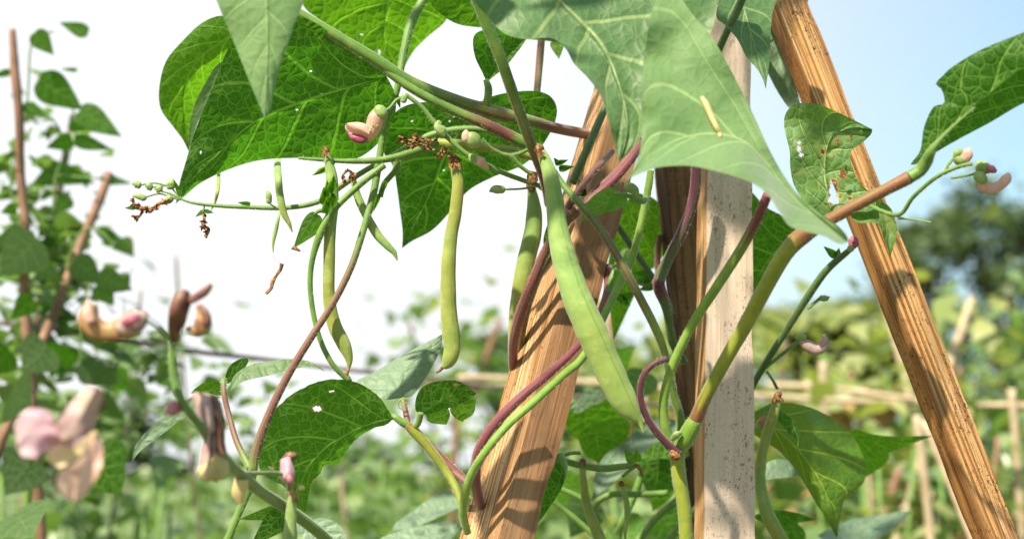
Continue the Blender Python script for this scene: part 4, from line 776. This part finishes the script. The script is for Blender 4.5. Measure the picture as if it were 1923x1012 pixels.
petal(fp, [(112, 800), (95, 775), (68, 765), (40, 775), (28, 800)], [(165, 822), (120, 818), (80, 810), (50, 815), (33, 838)], [(140, 838), (110, 838), (85, 850), (58, 858), (42, 856)], .475, 'pink', cup=.06, gy=-.5, fold=.06)
petal(fp, [(150, 740), (118, 775), (105, 805)], [(180, 728), (155, 775), (135, 812), (118, 826)], [(190, 745), (182, 790), (160, 822)], .472, 'mauve', cup=.15, gy=.3)
petal(fp, [(120, 795), (100, 790), (80, 800)], [(165, 815), (120, 812), (85, 822)], [(150, 832), (115, 836), (95, 840)], .480, 'petal', cup=-.1, gy=.4)
petal(fp, [(192, 832), (193, 852), (188, 882), (168, 918), (150, 938)], [(178, 812), (170, 850), (152, 890), (138, 942)], [(162, 838), (145, 866), (112, 886), (106, 905), (122, 932)], .472, 'petal', cup=-.05, gx=.5, fold=.06)
petal(fp, [(140, 816), (110, 828), (92, 846)], [(185, 808), (150, 828), (118, 848), (90, 862)], [(178, 830), (160, 848), (125, 872), (104, 876)], .484, 'cream', cup=.06, gy=-.4)
bigflower(210, 610, .54, [([(-38, -40, 0, 10), (-42, -10, 0, 20), (-25, 10, 0, 20), (0, 12, 0, 18), (25, 4, 0, 22), (48, -10, 0, 22), (58, -18, 0, 8)], 'orange', 'petal'), ([(8, 6, -.002, 8), (28, 2, -.003, 19), (46, -8, -.003, 21), (58, -18, -.002, 13), (64, -24, 0, 4)], 'mauve', 'petal'), ([(18, -4, -.006, 4), (36, -8, -.008, 10), (54, -16, -.006, 6)], 'magenta', 'petal'), ([(-44, -48, 0, 2), (-46, -25, -.003, 10), (-38, -5, -.004, 9)], 'petal', 'petal')])
stem(v, [(268, 598, .52, 3, .2), (295, 615, .54, 3, .2), (322, 640, .56, 4, .2)], hair=0)
blob(v, [(350, 545, .55, 6), (342, 560, .55, 15), (334, 585, .55, 16), (330, 610, .555, 15), (328, 640, .56, 7)], 'maroon', 'flower', lump=.6)
blob(v, [(397, 534, .55, 4), (384, 548, .55, 8), (366, 560, .55, 8), (350, 566, .55, 6)], 'maroon', 'bud', lump=.5)
blob(v, [(372, 572, .55, 5), (382, 590, .55, 12), (382, 608, .55, 15), (372, 622, .55, 10), (352, 618, .555, 5)], 'orange', 'flower', lump=.4)
blob(v, [(376, 574, .549, 4), (388, 592, .548, 8), (388, 612, .548, 8)], 'maroon', 'petal', lump=.4)
f = blob(v, [(398, 862, .58, 6), (400, 888, .58, 19), (396, 860, .58, 16), (402, 815, .58, 12), (398, 775, .58, 12), (384, 742, .58, 8)], 'mauve', 'flower', lump=.9)
for L_, m_, r_, mt in [([(372, 780), (384, 830), (376, 880)], [(380, 735), (392, 800), (392, 860), (386, 900)], [(405, 770), (402, 830), (408, 880)], 'mauve'), ([(412, 750), (422, 790), (424, 830)], [(395, 738), (410, 790), (414, 840), (424, 862)], [(398, 770), (402, 820), (410, 850)], 'maroon'),
    ([(392, 860), (376, 872), (370, 892)], [(405, 850), (398, 872), (392, 885), (384, 902)], [(428, 866), (430, 885), (415, 900)], 'cream'), ([(360, 742), (366, 770), (380, 800)], [(375, 735), (380, 765), (388, 790), (392, 820)], [(400, 745), (404, 780), (404, 805)], 'mauve')]:
    petal(f, L_, m_, r_, .574, mt, cup=.4)
blob(v, [(310, 775, .56, 4), (322, 768, .56, 14), (335, 760, .56, 12)], 'magenta', 'bud', lump=.3)
blob(v, [(455, 900, .62, 14), (450, 925, .62, 14), (452, 945, .62, 6)], 'cream', 'bud', lump=.3)
blob(v, [(538, 862, .66, 10), (540, 890, .655, 13), (530, 900, .655, 8)], 'pink', 'bud', lump=.4); blob(v, [(540, 890, .653, 3), (545, 900, .652, 7), (548, 912, .653, 3)], 'magenta', 'bud')
blob(v, [(530, 870, .69, 6), (545, 858, .69, 11), (558, 855, .69, 5)], 'maroon', 'bud', lump=.6); blob(v, [(545, 920, .66, 6), (552, 935, .66, 9), (540, 945, .66, 4)], 'orange', 'bud', lump=.6)
# ================================================================== background: trellis, crop, trees
def bgmat(key, a, b, tr, tf=.4):
    g = N('foliage_' + key); ge = g.n('NewGeometry'); oc = g.n('TexCoord').outputs['Object']
    c = g.mix(g.math('MULTIPLY_ADD', ge.outputs['Random Per Island'], .8, g.math('MULTIPLY_ADD', g.noise(oc, 2.5, 3), .8, -.3), clamp=True), a, b)
    p = g.n('BsdfPrincipled'); g.L(c, p.inputs['Base Color']); p.inputs['Roughness'].default_value = .36; p.inputs['Specular IOR Level'].default_value = .65
    tl = g.n('BsdfTranslucent'); tl.inputs[0].default_value = c4(tr); ms = g.n('MixShader'); ms.inputs[0].default_value = tf
    g.L(p.outputs[0], ms.inputs[1]); g.L(tl.outputs[0], ms.inputs[2]); g.L(ms.outputs[0], g.out.inputs[0]); M[key] = g.m
bgmat('crop', (.055, .14, .028), (.30, .40, .17), (.18, .34, .04))
bgmat('freshcrop', (.09, .19, .03), (.42, .43, .17), (.38, .46, .06))
bgmat('fardark', (.065, .115, .045), (.15, .21, .09), (.14, .24, .05), .3)
bgmat('farlight', (.06, .12, .025), (.13, .21, .05), (.14, .30, .03), .35)
def bleaf(mb, c, L, out, up, rnd):
    """one bent bean leaflet of real outline, 12 vertices"""
    out = out.normalized(); s = out.cross(up); s = s.normalized() if s.length > 1e-4 else Vector((1, 0, 0)); n = s.cross(out)
    droop = rnd.uniform(.1, .5); ids = []
    for u, w_ in ((0, .06), (.12, .36), (.32, .42), (.6, .28), (.85, .10), (1, .0)):
        z = -droop * u * u; f = rnd.uniform(.05, .15)
        m = c + out * L * u + n * L * z
        if w_ == 0: ids.append((mb.vert(m),)); continue
        ids.append((mb.vert(m - s * L * w_ + n * L * f * w_), mb.vert(m), mb.vert(m + s * L * w_ + n * L * f * w_)))
    for a, b in zip(ids, ids[1:]):
        if len(b) == 1: mb.face((a[0], a[1], b[0])); mb.face((a[1], a[2], b[0]))
        else: mb.face((a[0], a[1], b[1], b[0])); mb.face((a[1], a[2], b[2], b[1]))
def rleaf(mb, c, L, rnd, upness=1.0):
    a = rnd.uniform(0, 6.283); out = Vector((math.cos(a), math.sin(a), rnd.uniform(-.7, .25)))
    up = Vector((rnd.uniform(-.6, .6), rnd.uniform(-.6, .6), upness)); bleaf(mb, c, L, out, up, rnd)
def stickobj(name, pts, mat, label, cat, group=None, px=True, lump=.15, sides=8, parent=None):
    mb = MB(); tube_into(mb, pts, sides=sides, n=8, lump=lump, seed=random.random() * 50, px=px)
    o = mb.build(name, M[mat], parent)
    if label: tag(o, label, cat, group)
    return o
def toground(x0, y0, d0, x1, y1, d1, r, extra=0):
    a = P(x0, y0, d0); b = P(x1, y1, d1); k = (a.z + .1) / (a.z - b.z); e = a + (b - a) * k
    ra = r * .82 / FPX * d0
    return [(a.x, a.y, a.z, ra, 0), *[tuple(a.lerp(e, t) + Vector((.006 * math.sin(9 * t + x0), 0, 0))) + (ra, 0) for t in (.12, .25, .45, .7)], (e.x, e.y, e.z, ra * 1.1, 0)]

rnd = random.Random(3)
# left tripod of sticks
D = 1.35
def kink(pts, d, r): return [(x, y, d, r * rr, 0) for x, y, rr in pts]
def post_down(pts, x, y, d, r):
    a = P(pts[-2][0], pts[-2][1], pts[-2][2]); b = P(x, y, d); k = (a.z + .1) / (a.z - b.z)
    return a + (b - a) * k
def longstick(px_pts, label, group, mat='stick'):
    W = [(*P(x, y, d), r / FPX * d, 0) for x, y, d, r in px_pts]
    a = Vector(W[-2][:3]); b = Vector(W[-1][:3]); k = (b.z + .1) / max(a.z - b.z, 1e-3)
    e = b + (b - a) * k
    for t in (.3, .65, 1): W.append((*b.lerp(e, t), W[-1][3], 0))
    return stickobj('stick', W, mat, label, 'stick', group, px=False)
longstick([(23, 55, 1.30, 6), (28, 130, 1.30, 9), (36, 220, 1.30, 8.5), (38, 320, 1.31, 9), (48, 430, 1.31, 9), (45, 540, 1.32, 9), (52, 640, 1.32, 10)], 'tall crooked brown stick at the far left edge', 'blurred sticks of the left trellis')
longstick([(205, 325, 1.40, 9), (185, 380, 1.39, 9), (155, 450, 1.38, 9), (128, 520, 1.37, 9), (105, 580, 1.36, 9.5), (78, 645, 1.35, 10)], 'blunt leaning brown stick, top just left of the small withered flowers', 'blurred sticks of the left trellis')
longstick([(138, 215, 1.55, 6), (126, 280, 1.55, 8), (112, 350, 1.55, 8), (98, 440, 1.55, 9), (78, 540, 1.55, 9), (70, 640, 1.55, 10)], 'thin greyish stick between the two brown ones at left', 'blurred sticks of the left trellis', 'twig')
mb = MB(); tube_into(mb, [(-200, 590, 1.62, 5), (100, 617, 1.5, 5), (330, 655, 1.5, 5), (500, 675, 1.6, 4.5), (720, 702, 1.6, 4.5), (1000, 735, 1.6, 4.5), (1500, 790, 1.6, 4.5)], n=10)
tag(mb.build('cord', M['cable'], None), 'thin dark cord stretched across the left background sky', 'cord')
# climber on the left tripod
v = empty('bean_vine', P(60, 700, 1.4), 'blurred bean vine climbing the sticks of the left trellis', 'bean plant')
for i, (b, t, w_, d, m) in enumerate([((165, 62), (110, 42), 26, 1.3, 'under'), ((65, 62), (102, 105), 36, 1.28, 'under'), ((75, 150), (158, 208), 60, 1.3, 'under'), ((150, 208), (230, 258), 46, 1.3, 'under'), ((45, 198), (90, 222), 22, 1.3, 'under'),
    ((145, 132), (112, 130), 8, 1.3, 'under'), ((135, 262), (85, 278), 30, 1.32, 'under'), ((140, 262), (213, 282), 26, 1.32, 'under'), ((130, 235), (165, 245), 18, 1.3, 'under'), ((20, 135), (-20, 145), 14, 1.3, 'under'), ((28, 285), (0, 308), 12, 1.3, 'darkleaf'),
    ((70, 450), (-5, 520), 90, 1.18, 'pale'), ((185, 430), (240, 458), 20, 1.38, 'under'), ((140, 490), (195, 535), 50, 1.32, 'top'), ((70, 500), (125, 530), 34, 1.30, 'top'), ((185, 520), (250, 545), 46, 1.3, 'top'), ((185, 535), (215, 575), 40, 1.32, 'under'),
    ((100, 330), (60, 345), 30, 1.4, 'under'), ((100, 320), (180, 345), 36, 1.4, 'under'), ((190, 335), (250, 345), 18, 1.4, 'under'), ((30, 390), (0, 400), 22, 1.3, 'under'), ((40, 430), (-10, 450), 24, 1.3, 'under'), ((115, 430), (75, 470), 36, 1.42, 'under'), ((130, 370), (100, 400), 34, 1.42, 'under'), ((60, 410), (25, 430), 20, 1.42, 'under'),
    ((60, 560), (20, 600), 40, 1.3, 'under'), ((110, 555), (75, 590), 34, 1.42, 'under'), ((90, 650), (40, 700), 80, 1.25, 'top'), ((130, 690), (90, 640), 60, 1.4, 'under'), ((20, 740), (60, 760), 100, 1.2, 'pale'), ((150, 690), (230, 720), 50, 1.4, 'top'), ((20, 660), (-30, 700), 60, 1.3, 'under'),
    ((230, 650), (290, 690), 40, 1.7, 'top'), ((210, 700), (260, 740), 40, 1.7, 'under'), ((300, 700), (340, 730), 36, 1.8, 'under'), ((30, 960), (60, 1010), 110, 1.0, 'pale'), ((170, 850), (230, 930), 110, 1.15, 'under'), ((60, 860), (10, 930), 90, 1.2, 'top')]):
    autoleaf(v, b, t, w_, d, 'under' if m == 'darkleaf' else m, gy=rnd.uniform(-.2, .8), gx=rnd.uniform(-.4, .4), nt=16, ns=6)
mb = MB()
for pts in [[(35, 640), (60, 500), (20, 350), (50, 200), (60, 80), (100, 60)], [(90, 600), (130, 480), (160, 430), (200, 445), (215, 470)], [(100, 420), (105, 330), (140, 265), (135, 200), (100, 160)], [(110, 330), (180, 335), (240, 345)], [(0, 305), (30, 285), (60, 240)], [(120, 300), (110, 240), (60, 190)], [(60, 520), (110, 500), (160, 510), (220, 520)], [(150, 690), (155, 600), (165, 540)]]:
    tube_into(mb, [(x, y, 1.34, 2.2) for x, y in pts], sides=5)
W0 = P(60, 640, 1.34); tube_into(mb, [(*W0, .004, 0), (W0.x + .01, W0.y, .6, .005, 0), (W0.x, W0.y + .02, -.05, .006, 0)], px=False, sides=5)
mb.build('stem', M['stem'], v)
def foliage(parent, centre, rad, n, L, mat, rnd, name='foliage', up=1.0, bias=0):
    mb = MB(); cl = [Vector((rnd.gauss(0, .45) * rad[0], rnd.gauss(0, .45) * rad[1], rnd.uniform(-1, 1) * rad[2])) for _ in range(max(4, n // 22))]
    for i in range(n):
        c = rnd.choice(cl); s_ = .30
        p = centre + c + Vector((rnd.gauss(0, s_ * rad[0]), rnd.gauss(0, s_ * rad[1]), rnd.gauss(0, s_ * rad[2] * .7)))
        if p.z < .02: p.z = rnd.uniform(.02, .2)
        rleaf(mb, p, L * rnd.uniform(.55, 1.2), rnd, up)
    return mb.build(name, M[mat], parent, smooth=True)
foliage(v, P(70, 660, 1.45) + Vector((0, 0, -.12)), (.12, .15, .16), 130, .042, 'crop', rnd)
foliage(v, P(70, 430, 1.48), (.06, .06, .14), 95, .026, 'crop', rnd)
foliage(v, P(110, 600, 1.5), (.09, .06, .07), 130, .026, 'crop', rnd)
for q_, n_, rr_ in [((110, 350, 1.42), 34, (.07, .05, .03)), ((185, 505, 1.42), 26, (.045, .05, .04)), ((15, 520, 1.36), 40, (.04, .05, .06)), ((120, 205, 1.45), 6, (.05, .04, .04)), ((30, 400, 1.4), 20, (.04, .04, .05)), ((260, 660, 1.6), 50, (.08, .05, .03))]:
    foliage(v, P(*q_), rr_, n_, .026, 'crop', rnd)
mb = MB()
for k in range(22):
    x, y = rnd.uniform(0, 300), rnd.uniform(560, 780)
    tube_into(mb, [(x, y, 1.5, 1.6), (x + rnd.uniform(-25, 25), y - 30, 1.5, 1.4), (x + rnd.uniform(-45, 45), y - rnd.uniform(50, 100), 1.5, .9)], sides=5, n=4)
mb.build('twig', M['twig'], v)
foliage(v, P(250, 720, 1.9), (.16, .06, .07), 160, .030, 'crop', rnd)

# plants trained on stakes in the middle distance: (px, top row, depth, half width m, leaves, leaf length, material, label)
G = 'bean plants in the garden rows behind'
rows = [
 (330, 690, 2.6, .30, 420, .06, 'crop', 'leafy bush just behind the blurred pink and maroon blooms'),
 (560, 815, 3.0, .32, 420, .06, 'crop', 'leafy bush behind the torn backlit leaf at lower left'),
 (780, 840, 3.2, .32, 420, .06, 'crop', 'leafy bush left of the foot of the slanted post'),
 (130, 680, 2.6, .32, 330, .06, 'crop', 'leafy bush behind the pink flower, lower left corner'),
 (940, 660, 4.6, .35, 330, .07, 'crop', 'plant showing just left of the slanted post at mid height'),
 (1180, 560, 3.4, .30, 420, .06, 'freshcrop', 'plant seen between the slanted post and the dark post'),
 (1200, 830, 2.1, .22, 300, .06, 'freshcrop', 'low plant behind the two slender pods'),
 (1480, 660, 3.3, .34, 320, .06, 'freshcrop', 'plant right of the pale post, behind the curled mauve flower'),
 (1640, 610, 3.0, .28, 280, .06, 'freshcrop', 'plant in the gap left of the weathered right post'),
 (1560, 780, 2.2, .26, 300, .06, 'freshcrop', 'low plant behind the broad drooping leaf'),
 (1860, 640, 3.2, .32, 420, .06, 'crop', 'plant at the right edge, right of the weathered post'),
 (1450, 640, 5.0, .5, 400, .08, 'freshcrop', 'tall plant far behind, right beside the pale post at mid height'),
 (1560, 700, 4.2, .5, 500, .07, 'freshcrop', 'plant under the small tree, behind the long bamboo bar'),
 (1700, 680, 4.4, .5, 500, .07, 'freshcrop', 'plant behind the bar, crossing the weathered post'),
 (1830, 600, 4.6, .45, 500, .07, 'freshcrop', 'tall sunlit plant in front of the dark trees at right'),
 (60, 800, 1.9, .22, 200, .05, 'crop', 'plant in the lower left corner nearest the sticks'),
 (240, 880, 2.0, .22, 260, .05, 'crop', 'low plant below the blurred maroon bloom'),
 (1060, 640, 4.2, .4, 420, .07, 'crop', 'plant partly hidden by the slanted post, at mid height'),
 (1740, 800, 2.3, .24, 280, .055, 'freshcrop', 'low plant behind the foot of the weathered right post'),
]
for (px, py, d, hw, n, L, mat, lab) in rows:
    top = P(px, py, d); b = empty('bean_plant', (top.x, top.y, 0), lab, 'bean plant', G)
    H = min(top.z, .95)
    foliage(b, Vector((top.x, top.y, top.z - H * .5)), (hw, hw * .6, H * .5), n, L, mat, rnd)
    mb = MB()
    for k in range(4):
        x = top.x + rnd.uniform(-hw, hw) * .6
        tube_into(mb, [(x, top.y, -.05, .005, 0), (x + rnd.uniform(-.05, .05), top.y, .5, .004, 0), (x + rnd.uniform(-.1, .1), top.y, top.z - .05, .003, 0)], px=False, sides=5, n=4)
    mb.build('stem', M['stem'], b)
# the crop beyond: one mass of leaves nobody could count
mb = MB()
for i in range(15000):
    y = 2.4 + 16 * rnd.random() ** 1.5; x = rnd.uniform(-1, 1) * (.46 * y + .5)
    rowf = .5 + .5 * math.cos(y * 4.4)
    h = (.82 + .30 * rowf) * (1 + .25 * noise.noise((x * .9, y * .9, 2))) + (.10 if x > 0 else -.02)
    z = h * (1 - rnd.random() ** 2 * .6)
    rleaf(mb, Vector((x, y, z)), rnd.uniform(.04, .085) * (1 + y * .04), rnd)
tag(mb.build('bean_crop', M['crop'], None), 'mass of green bean foliage covering the field behind', 'foliage', kind='stuff')

# bars and stakes
def bar(name, a, b, r, mat, label, cat='bamboo bar', group='horizontal bamboo bars'):
    pts = []
    for t in (0, .2, .4, .6, .8, 1):
        p = P(*a).lerp(P(*b), t); pts.append((p.x, p.y, p.z + .004 * math.sin(t * 9), r / FPX * a[2], 0))
    return stickobj(name, pts, mat, label, cat, group, px=False)
bar('bamboo_bar', (860, 708, 2.3), (2050, 775, 2.5), 6, 'bamboo', 'long pale bamboo bar running behind all the posts')
bar('bamboo_bar', (1440, 722, 2.6), (2080, 778, 2.4), 5, 'bamboo', 'upper pale bamboo bar starting right of the upright post')
S = 'stakes in the rows behind'
for x0, y0, d0, x1, y1, d1, r, mat, lab in [
    (1722, 780, 2.1, 1740, 1012, 2.1, 10, 'bamboo', 'pale upright stake left of the foot of the weathered post'),
    (1735, 790, 1.9, 1818, 1012, 1.85, 8, 'bamboo', 'pale leaning stake beside the foot of the weathered post'),
    (1690, 878, 2.4, 1655, 975, 2.4, 9, 'stick', 'short orange-brown stake beside the drooping leaf tip'),
    (1825, 560, 3.0, 1770, 740, 2.9, 9, 'bamboo', 'leaning stake right of the weathered post, pointing at the trees'),
    (1900, 730, 2.4, 1915, 900, 2.4, 9, 'bamboo', 'stake at the far right edge crossing the bar'),
    (1545, 680, 2.8, 1550, 860, 2.8, 9, 'bamboo', 'upright stake above the drooping leaf'),
    (1515, 715, 2.7, 1535, 830, 2.7, 8, 'bamboo', 'short leaning stake above the drooping leaf'),
    (940, 600, 4.2, 905, 700, 4.2, 8, 'stick', 'brown leaning stick left of the slanted post'),
    (770, 605, 4.6, 790, 690, 4.6, 5, 'stick', 'thin stick against the sky right of the hanging fat pod'),
    (1145, 590, 3.0, 1150, 900, 2.9, 8, 'stick', 'brown stake seen just right of the slanted post'),
    (1660, 560, 3.6, 1700, 720, 3.5, 8, 'bamboo', 'leaning stake close behind the weathered post at mid height'),
    (855, 740, 3.0, 850, 850, 3.0, 7, 'stick', 'brown stake between the curled leaf and the slanted post')]:
    stickobj('stake', toground(x0, y0, d0, x1, y1, d1, r), mat, lab, 'stake', S, px=False)

rq = random.Random(21)
TW = ['bent', 'straight', 'forked-looking', 'pale', 'brown', 'short', 'tall', 'slanting', 'crooked', 'thin']
for k, (x0, y0, d0, x1, r, m, lab) in enumerate([
    (1475, 640, 3.6, 1460, 6, 'twig', 'dry thin stalk just right of the pale post, under the eaten leaf'),
    (1598, 700, 3.2, 1640, 6, 'stick', 'brown slanting stalk left of the weathered post, above the bar'),
    (1800, 690, 3.4, 1850, 6, 'stick', 'brown slanting stalk right of the weathered post, above the bar'),
    (1875, 820, 2.2, 1850, 6, 'stick', 'orange-brown stalk near the lower right corner'),
    (1630, 860, 2.6, 1650, 5, 'bamboo', 'pale thin stalk behind the tip of the drooping leaf'),
    (1130, 760, 2.6, 1120, 6, 'stick', 'brown stalk behind the low leaves between the two front posts'),
    (1210, 720, 2.8, 1225, 6, 'bamboo', 'pale stalk directly left of the forked green stem'),
    (640, 870, 2.8, 655, 6, 'bamboo', 'pale stalk behind the torn leaf edge at lower left'),
    (330, 480, 2.2, 352, 4, 'twig', 'thin grey stalk under the white sky left of the maroon bloom'),
    (265, 545, 2.0, 235, 4, 'twig', 'thin dry stalk above the orange and purple bloom')]):
    stickobj('stalk', toground(x0, y0, d0, x1, y0 + 230, d0, r), m, lab, 'stalk', 'dry stalks among the rows', px=False)
DB = bpy.data.objects['bean_plant']
M['deadleaf'] = simplemat('deadleaf', [(.3, (.16, .08, .03)), (.55, (.34, .20, .09)), (.75, (.46, .32, .17))], 8, .8)
for nm in ('bean_plant.007', 'bean_plant.008', 'bean_plant.010', 'bean_plant.012', 'bean_plant.005', 'bean_plant.013', 'bean_plant.001'):
    q = bpy.data.objects.get(nm)
    if q:
        zt = max((c.location.z + max(v_.co.z for v_ in c.data.vertices)) for c in q.children)
        foliage(q, Vector((q.location.x, q.location.y, zt * .66)), (.26, .2, zt * .10), 40, .06, 'deadleaf', rq, name='dead_leaves')
# trees
def tree(label, px, py_top, d, crown_r, n, L, mat, group='trees beyond the garden', trunk=.16, sq=1.0, seed=1, py_low=None, gaps=.5):
    rn = random.Random(seed); top = P(px, py_top, d); x, y = top.x, top.y
    t = empty('tree', (x, y, 0), label, 'tree', group)
    H = top.z; cz = H - crown_r * sq; mb = MB(); tips = []
    tube_into(mb, [(x, y, -.3, trunk * 1.3, 0), (x + .1, y, H * .25, trunk, 0), (x - .1, y, max(cz, H * .45), trunk * .6, 0)], px=False, sides=8, lump=.3)
    for k in range(34):
        a = rn.uniform(0, 6.283); el = rn.uniform(-.45, 1.4); rr = crown_r * rn.uniform(.55, 1.0)
        e = Vector((x + math.cos(a) * math.cos(el) * rr, y + math.sin(a) * math.cos(el) * rr * .8, cz + math.sin(el) * rr * sq)); tips.append(e)
        s0 = Vector((x, y, H * rn.uniform(.25, .5)))
        md = s0.lerp(e, .5) + Vector((0, 0, .1 * crown_r))
        tube_into(mb, [(*s0, trunk * .4, 0), (*md, trunk * .22, 0), (*e, trunk * .05, 0)], px=False, sides=5, n=4)
    mb.build('trunk', M['bark'], t)
    mb = MB()
    for i in range(n):
        c = rn.choice(tips); s_ = crown_r * .075
        p = c + Vector((rn.gauss(0, s_ * 1.3), rn.gauss(0, s_ * 1.3), rn.gauss(0, s_ * .8)))
        rleaf(mb, p, L * rn.uniform(.6, 1.3), rn, 1.0)
    mb.build('crown', M[mat], t)
fr = empty('palm', (P(1500, 560, 9).x, P(1500, 560, 9).y, 0), 'pale arching palm fronds blurred behind the thin stalk right of the upright post', 'palm')
rp = random.Random(4); o_ = fr.location
for k in range(11):
    a = rp.uniform(0, 6.283); r_ = rp.uniform(.7, 1.1); mb = MB(); H = P(1500, 560, 9).z
    pts = [(o_.x + math.cos(a) * r_ * u, o_.y + math.sin(a) * r_ * u, H - .38 + .95 * u - .75 * u * u * rp.uniform(.9, 1.5), .014 * (1 - u * .7), 0) for u in (0, .3, .6, .85, 1)]
    W_ = tube_into(mb, pts, px=False, sides=5, n=6)
    for i in range(2, len(W_)):
        d_ = (W_[i][0] - W_[i - 1][0]).normalized(); s_ = d_.cross(Vector((0, 0, 1))).normalized()
        for sg in (-1, 1): bleaf(mb, W_[i][0], .34 * (1.1 - i / len(W_) * .6), s_ * sg + d_ * .6 + Vector((0, 0, -.35)), Vector((0, 0, 1)), rp)
    mb.build('frond', M['freshcrop'], fr)
mb = MB(); tube_into(mb, [(o_.x, o_.y, -.1, .07, 0), (o_.x, o_.y, H - .9, .06, 0), (o_.x, o_.y, H - .36, .05, 0)], px=False, sides=8); mb.build('trunk', M['bark'], fr)
tree('tall dark tree filling the right edge behind the orange post', 1880, 295, 24, 2.4, 4600, .16, 'fardark', seed=2, sq=1.25)
tree('dark tree between the damaged leaf and the tall tree', 1745, 390, 26, 1.7, 2900, .16, 'fardark', seed=3, sq=1.3)
tree('small tree low behind the pale upright post, right side', 1530, 560, 24, 1.5, 4000, .16, 'farlight', seed=4, sq=.9)
tree('rounded tree peeking out left of the slanted post', 950, 612, 30, 1.3, 4000, .17, 'fardark', seed=5, sq=.9)
tree('pale green tree at mid height between the pale and weathered posts', 1640, 600, 20, 1.2, 4000, .15, 'farlight', seed=6, sq=1.1)
tree('broad low tree in the gap between slanted and dark posts', 1170, 640, 22, 1.6, 4000, .16, 'farlight', seed=7, sq=.9)
tree('low tree at far left behind the sticks', 150, 745, 24, 1.7, 4500, .17, 'fardark', seed=8, sq=.7)
tree('low tree behind the torn backlit leaf', 560, 800, 26, 1.8, 4500, .17, 'fardark', seed=9, sq=.6)
